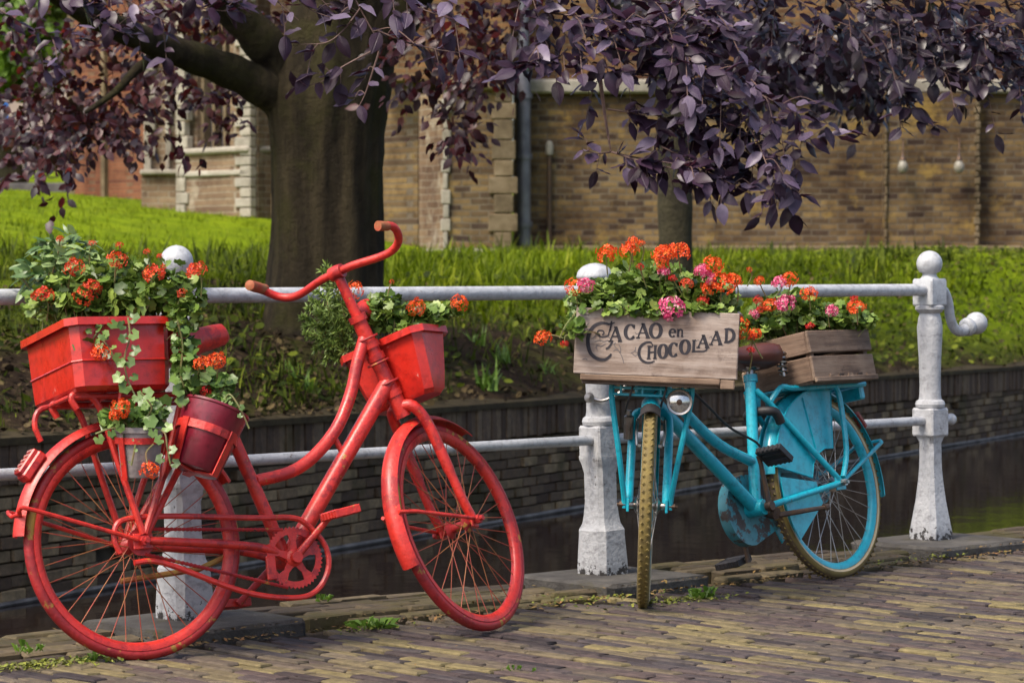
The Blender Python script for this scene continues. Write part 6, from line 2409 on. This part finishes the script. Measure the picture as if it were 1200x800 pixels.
def flower_mesh(mat, seed, n=24, squash=.72, petal=.30):
    """a geranium head of radius 1: many five-petalled florets over a dome"""
    r_ = random.Random(seed)
    mb = MB()
    for i in range(n):
        z = 1 - 1.55 * (i + .5) / n
        a = i * 2.39996 + r_.uniform(-.3, .3)
        q = math.sqrt(max(0, 1 - z * z))
        d = Vector((q * math.cos(a), q * math.sin(a), z * squash)).normalized()
        c = Vector((q * math.cos(a), q * math.sin(a), z * squash)) * r_.uniform(.66, .98)
        M = frame_mat(c, d.orthogonal(), (d + Vector((r_.gauss(0, .3), r_.gauss(0, .3), r_.gauss(0, .3)))).normalized())
        ph_ = r_.uniform(0, 6.28)
        for k in range(5):
            b = ph_ + k * 1.2566
            e = Vector((math.cos(b), math.sin(b), 0))
            f = Vector((-math.sin(b), math.cos(b), 0))
            L_ = petal * r_.uniform(.85, 1.15)
            mb.add([M @ (e * .03), M @ (e * L_ * .62 + f * L_ * .34 + Vector((0, 0, .08))), M @ (e * L_ * 1.05 + Vector((0, 0, .03))), M @ (e * L_ * .62 - f * L_ * .34 + Vector((0, 0, .08)))], [(0, 1, 2, 3)])
    # short green stalks meeting below the dome
    return mb.mesh("flower_head", mat, 0)


FLO = {"o": [flower_mesh(M_FORANGE, s_) for s_ in (1, 2, 3)], "r": [flower_mesh(M_FRED, s_) for s_ in (4, 5)], "p": [flower_mesh(M_FPINK, s_, 28, .8, .34) for s_ in (6, 7, 8)], "u": [flower_mesh(M_FRUST, s_, 20) for s_ in (9, 10, 11)]}


def ellipsoid_leaves(regs, size, tilt=.5, bias=.0):
    out = []
    for (px, py, rx, ry, d, rd, n) in regs:
        for _ in range(int(n * 1.35)):
            while True:
                u = Vector((rp.uniform(-1, 1), rp.uniform(-1, 1), rp.uniform(-1, 1)))
                if u.length < 1 and (u.length > .45 or rp.random() < .35):
                    break
            p_ = at(px + rx * u.x, py + ry * u.y, d + rd * u.z)
            nrm = Vector((u.x * .6 + rp.gauss(0, tilt), -.45 + rp.gauss(0, tilt), .65 - u.y * .4 + rp.gauss(0, tilt * .7)))
            ax = Vector((u.x + rp.gauss(0, .7), rp.gauss(-.3, .7), -u.y * .5 + rp.gauss(0, .4)))
            out.append((p_, ax, nrm, size * rp.uniform(.6, 1.15)))
    return out


class Plant:
    def __init__(self, name, base, label, cat="plant", group=None):
        self.root = empty(name, Matrix.Translation(base))
        tag(self.root, label, cat, group)
        self.inv = Matrix.Translation(-Vector(base))
        self.base = Vector(base)

    def foliage(self, regs, size, mat=None, bases=None, tilt=.5, name="foliage"):
        ms = [np.array(self.inv @ frame_mat(*q)) for q in ellipsoid_leaves(regs, size, tilt)]
        link(name, scatter_mesh(name, bases or RND, ms, mat or M_GER), self.root, None, "stuff")
        st_ = MB(self.inv)
        for (px, py, rx, ry, d, rd, n) in regs:
            for _ in range(max(2, n // 14)):
                p_ = at(px + rx * rp.uniform(-.7, .7), py + ry * rp.uniform(-.6, .6), d + rd * rp.uniform(-.7, .7))
                q_ = self.base + Vector((p_.x - self.base.x, p_.y - self.base.y, 0)) * .65
                q_.z = min(self.base.z, p_.z - .01)
                st_.tube(catmull([q_, (p_ + q_) / 2 + Vector((rp.gauss(0, .01), rp.gauss(0, .01), .01)), p_], 4), .0022, 4)
        st_.build("stems", M_STEM, self.root).__setitem__("kind", "stuff")

    def flower(self, kind, px, py, d, r_=.034, stalk=None):
        c = at(px, py, d)
        M = self.inv @ Matrix.Translation(c) @ Matrix.Rotation(rp.uniform(-.5, .5) + R(25), 4, 'X') @ Matrix.Rotation(rp.uniform(-.4, .4), 4, 'Y') @ Matrix.Rotation(rp.uniform(0, 6.28), 4, 'Z') @ Matrix.Scale(r_ * rp.uniform(1.1, 1.3), 4)
        f = link("flower_head", rp.choice(FLO[kind]), self.root, M)
        if stalk is not None:
            e = at(*stalk) if len(stalk) == 3 else c + Vector((rp.gauss(0, .02), .03, -stalk[0]))
            s_ = MB(self.inv).tube(catmull([e, (e + c) / 2 + Vector((rp.gauss(0, .008), 0, .01)), c], 5), .0024, 5)
            s_.build("flower_stalk", M_STEM, self.root)
        return f

    def trail(self, path, size, step=.017, mat=M_IVY, bud=False):
        """a hanging stem with leaves that can be told apart one by one"""
        pts = catmull([at(*q) for q in path], 8)
        MB(self.inv).tube(pts, .0028, 5).build("trailing_stem", M_STEM, self.root)
        L_, nx, side = 0, .01, 1
        for i in range(len(pts) - 1):
            L_ += (pts[i + 1] - pts[i]).length
            if L_ >= nx:
                nx += step * rp.uniform(.8, 1.3)
                side = -side
                tg = (pts[i + 1] - pts[i]).normalized()
                sd_ = tg.cross(Vector((0, -1, 0)))
                sd_ = sd_.normalized() if sd_.length > .1 else Vector((1, 0, 0))
                p_ = pts[i] + sd_ * side * size * rp.uniform(.5, 1.0) + Vector((0, -rp.uniform(.005, .025), rp.gauss(0, .006)))
                ax = sd_ * side + Vector((rp.gauss(0, .4), -.2, -.5 + rp.gauss(0, .3)))
                nrm = Vector((rp.gauss(0, .35), -.8, .45 + rp.gauss(0, .3)))
                link("leaf", rp.choice(IVY_ME), self.root, self.inv @ frame_mat(p_, ax, nrm, size * rp.uniform(.5, 1.0)))


def wpos(M, x, y, z):
    return M @ Vector((x, y, z))


# -- in the red planter box
pb_ = wpos(planter.matrix_basis, 0, 0, .15)
D1 = pb_.y
g1 = Plant("geranium", pb_, "large rust-flowered geranium filling the red planter box")
g1.foliage([(105, 345, 70, 32, D1, .10, 210), (160, 350, 60, 26, D1 - .02, .10, 170), (205, 345, 36, 26, D1 - .02, .08, 100), (70, 355, 42, 20, D1 - .03, .08, 90), (130, 318, 40, 26, D1 + .02, .08, 70), (215, 372, 20, 22, D1 - .10, .04, 40), (185, 325, 46, 22, D1 + .02, .08, 60)], .021)
for px, py, r_, k in ((87, 313, .027, "u"), (50, 346, .029, "u"), (99, 345, .033, "u"), (109, 336, .024, "u"), (138, 304, .026, "u"), (181, 321, .031, "u"), (230, 317, .030, "u"), (152, 381, .016, "o")):
    g1.flower(k, px, py, D1 - .09, r_, (.075,))
# spent heads on bare stalks
for px, py in ((140, 287), (172, 295), (187, 300), (108, 285), (70, 280)):
    g1.flower("u", px, py, D1, .010, (.10,))
Dt = wpos(planter.matrix_basis, 0, -.19, .15).y - .02
g1.trail([(128, 372, Dt), (112, 392, Dt - .02), (104, 404, Dt - .02), (90, 396, Dt - .02)], .020)
g1.trail([(150, 372, Dt), (152, 395, Dt - .02), (146, 420, Dt - .03), (150, 445, Dt - .03), (162, 470, Dt - .04)], .024, .020)
g1.trail([(110, 388, Dt), (126, 405, Dt - .02), (138, 428, Dt - .03)], .019)
g1.flower("o", 118, 413, Dt - .05, .024, (108, 398, Dt))
g1.flower("u", 213, 343, D1 - .12, .012, (.05,))
# dark upright plant with lance-shaped leaves at the left of the box
l1 = Plant("lance_leaved_plant", wpos(planter.matrix_basis, -.07, .06, .15), "upright plant with long pointed leaves at the planter's left end")
l1.foliage([(55, 318, 34, 26, D1 + .05, .07, 46), (85, 300, 30, 30, D1 + .05, .07, 50), (40, 325, 20, 12, D1 + .04, .06, 18), (72, 292, 24, 16, D1 + .06, .05, 24)], .062, M_LANCE, LAN, .45)
# -- in the burgundy bucket
bb_ = wpos(bk.matrix_basis, 0, 0, .15)
D2 = bb_.y
g2 = Plant("ivy_geranium", bb_, "trailing orange geranium spilling over the burgundy bucket")
g2.foliage([(215, 415, 16, 34, D2 + .02, .05, 44), (235, 455, 28, 24, D2, .05, 52), (258, 462, 18, 24, D2, .05, 34), (222, 440, 18, 20, D2, .05, 30)], .022, M_IVY, IVY)
g2.flower("o", 237, 426, D2 - .06, .026, (232, 465, D2))
g2.flower("o", 254, 422, D2 - .05, .022, (250, 462, D2))
g2.flower("r", 240, 458, D2 - .03, .016, (238, 475, D2))
g2.trail([(222, 468, D2 - .03), (212, 440, D2 - .04), (214, 405, D2 - .04), (208, 375, D2 - .05)], .022)
g2.trail([(258, 488, D2 - .03), (268, 462, D2 - .04), (282, 480, D2 - .05), (292, 502, D2 - .05)], .012, .03)
g2.trail([(250, 480, D2 - .02), (262, 455, D2 - .02), (272, 446, D2 - .02)], .013)
# -- in the small grey pot
gb_ = wpos(gp.matrix_basis, 0, 0, .12)
D3 = gb_.y
g3 = Plant("ivy_geranium", gb_, "trailing orange geranium growing out of the small grey pot")
g3.foliage([(155, 492, 34, 20, D3 - .01, .06, 64), (180, 480, 18, 16, D3, .05, 28), (135, 488, 16, 16, D3, .05, 22)], .023, M_IVY, IVY)
g3.flower("o", 142, 479, D3 - .08, .027, (150, 496, D3))
g3.flower("o", 136, 486, D3 - .08, .017, (150, 498, D3))
g3.flower("o", 175, 551, D3 - .08, .026, (180, 520, D3 - .06))
g3.trail([(172, 500, D3 - .05), (192, 506, D3 - .07), (196, 525, D3 - .08), (200, 545, D3 - .08)], .026, .020)
g3.trail([(165, 495, D3 - .05), (178, 478, D3 - .06), (165, 460, D3 - .06)], .024)
g3.trail([(145, 500, D3 - .05), (128, 502, D3 - .07), (112, 508, D3 - .07)], .018)
g3.trail([(160, 500, D3 - .05), (158, 525, D3 - .07), (154, 545, D3 - .07)], .007, .03)
# -- in the front planter
fb_ = wpos(fpl.matrix_basis, 0, 0, .16)
D4 = fb_.y
g4 = Plant("geranium", fb_, "orange geranium in the red bicycle's front planter")
g4.foliage([(470, 372, 42, 16, D4, .07, 130), (440, 368, 24, 22, D4 + .02, .06, 60), (498, 372, 24, 12, D4 - .02, .05, 50), (515, 364, 26, 8, D4, .04, 40), (452, 356, 22, 12, D4, .05, 36), (478, 386, 24, 6, D4 - .08, .02, 24)], .020)
g4.flower("o", 415, 340, D4 + .03, .028, (428, 372, D4))
g4.flower("o", 488, 360, D4 - .06, .027, (480, 378, D4))
g4.flower("o", 538, 354, D4 - .02, .026, (505, 374, D4))
g4.flower("u", 459, 330, D4, .008, (455, 372, D4))
nb_ = wpos(fpl.matrix_basis, -.02, .10, .15)
g5 = Plant("needle_shrub", nb_, "feathery light green shrub left of the red bicycle's head tube")
ms = []
tw = MB(g5.inv)
Dn = nb_.y + .02
for (px, py) in ((362, 360), (372, 342), (360, 382), (375, 400), (388, 415), (392, 352), (402, 372), (380, 378), (398, 400), (412, 385), (408, 350), (372, 365), (385, 395), (365, 395), (378, 318), (383, 312), (395, 420), (420, 370), (356, 372), (366, 352), (384, 338), (396, 388), (370, 410), (382, 424), (358, 392), (404, 340), (390, 366), (376, 386), (410, 402)):
    e = at(px, py, Dn + rp.uniform(-.05, .05))
    b0 = at(404, 402, Dn) + Vector((rp.gauss(0, .015), rp.gauss(0, .015), rp.gauss(0, .015)))
    q_ = catmull([b0, (b0 + e) / 2 + Vector((rp.gauss(0, .012), rp.gauss(0, .012), .015)), e], 7)
    tw.tube(q_, .0018, 4)
    for i in range(2, len(q_)):
        tg = (q_[i] - q_[i - 1]).normalized()
        for k in range(16):
            ax = tg * .6 + Vector((rp.gauss(0, .7), rp.gauss(0, .7), rp.gauss(0, .7)))
            ms.append(np.array(g5.inv @ frame_mat(q_[i] + tg * rp.uniform(-.004, .004), ax, (rp.gauss(0, 1), -1, rp.gauss(0, 1)), rp.uniform(.014, .027))))
ndl = (np.array([(0, -.09, 0), (0, .09, 0), (.6, .10, .02), (1, 0, 0), (.6, -.10, .02)], float), np.array([(0, 2, 1), (0, 4, 2), (4, 3, 2)]))
link("needles", scatter_mesh("needles", [ndl], ms, M_NEEDLE, False), g5.root, None, "stuff")
tw.build("twigs", M_STEM, g5.root).__setitem__("kind", "stuff")
# -- in the sign crate
cb_ = wpos(sc_.matrix_basis, 0, CD / 2, .16)
D5 = cb_.y
g6 = Plant("geranium", cb_, "dense orange and pink geranium filling the lettered sign crate")
g6.foliage([(720, 348, 48, 24, D5, .12, 300), (770, 340, 48, 28, D5, .12, 330), (815, 345, 44, 24, D5, .12, 280), (690, 352, 26, 16, D5 - .04, .10, 90), (760, 322, 40, 18, D5 + .05, .10, 110), (848, 355, 20, 20, D5, .10, 90), (770, 362, 90, 8, D5 - .15, .03, 110), (668, 372, 8, 16, D5 - .1, .04, 16), (676, 386, 8, 12, D5 - .18, .03, 16)], .0205)
DF = D5 - .13
for k, px, py, r_ in (("o", 711, 297, .033), ("o", 736, 293, .030), ("o", 742, 284, .018), ("o", 779, 298, .036), ("o", 797, 294, .032), ("o", 776, 309, .022), ("o", 836, 310, .032), ("o", 849, 331, .034), ("o", 860, 328, .026), ("o", 832, 337, .025), ("o", 671, 336, .026), ("u", 805, 332, .022), ("r", 788, 326, .014),
                      ("p", 686, 334, .022), ("p", 787, 361, .036), ("p", 823, 318, .026), ("p", 831, 325, .020), ("p", 778, 318, .018), ("r", 824, 353, .018), ("o", 864, 384, .034), ("o", 859, 378, .020), ("r", 750, 312, .012), ("r", 882, 395, .014), ("o", 885, 391, .018), ("r", 880, 410, .013), ("r", 672, 383, .014), ("o", 752, 285, .010)):
    g6.flower(k, px, py, DF if k != "p" or py < 350 else DF - .05, r_, (.07,))
g6.flower("o", 636, 396, DF, .026, (660, 396, DF))
g6.flower("r", 662, 403, DF, .014, (668, 392, DF))
g6.trail([(678, 362, DF), (664, 380, DF - .03), (656, 396, DF - .03)], .012, .03)
# -- in the slatted crate
rb_ = wpos(rc.matrix_basis, 0, 0, .15)
D6 = rb_.y
g7 = Plant("geranium", rb_, "low bushy geranium with pink and orange heads in the slatted crate")
g7.foliage([(905, 372, 32, 22, D6 - .06, .10, 170), (950, 372, 40, 20, D6, .10, 210), (990, 372, 32, 16, D6 + .03, .10, 150), (1012, 374, 14, 10, D6 + .03, .06, 40), (885, 380, 18, 16, D6 - .10, .08, 60), (925, 352, 30, 14, D6 - .03, .08, 60)], .0205)
for k, px, py, r_ in (("o", 925, 327, .030), ("p", 913, 331, .022), ("o", 948, 344, .030), ("o", 1003, 361, .033), ("r", 1001, 350, .014), ("o", 902, 358, .025), ("p", 921, 355, .030), ("p", 975, 364, .020), ("p", 884, 368, .017), ("r", 892, 362, .016), ("o", 890, 329, .016), ("r", 949, 382, .014), ("u", 878, 316, .010), ("r", 888, 352, .016)):
    g7.flower(k, px, py, D6 - .13, r_, (.06,))
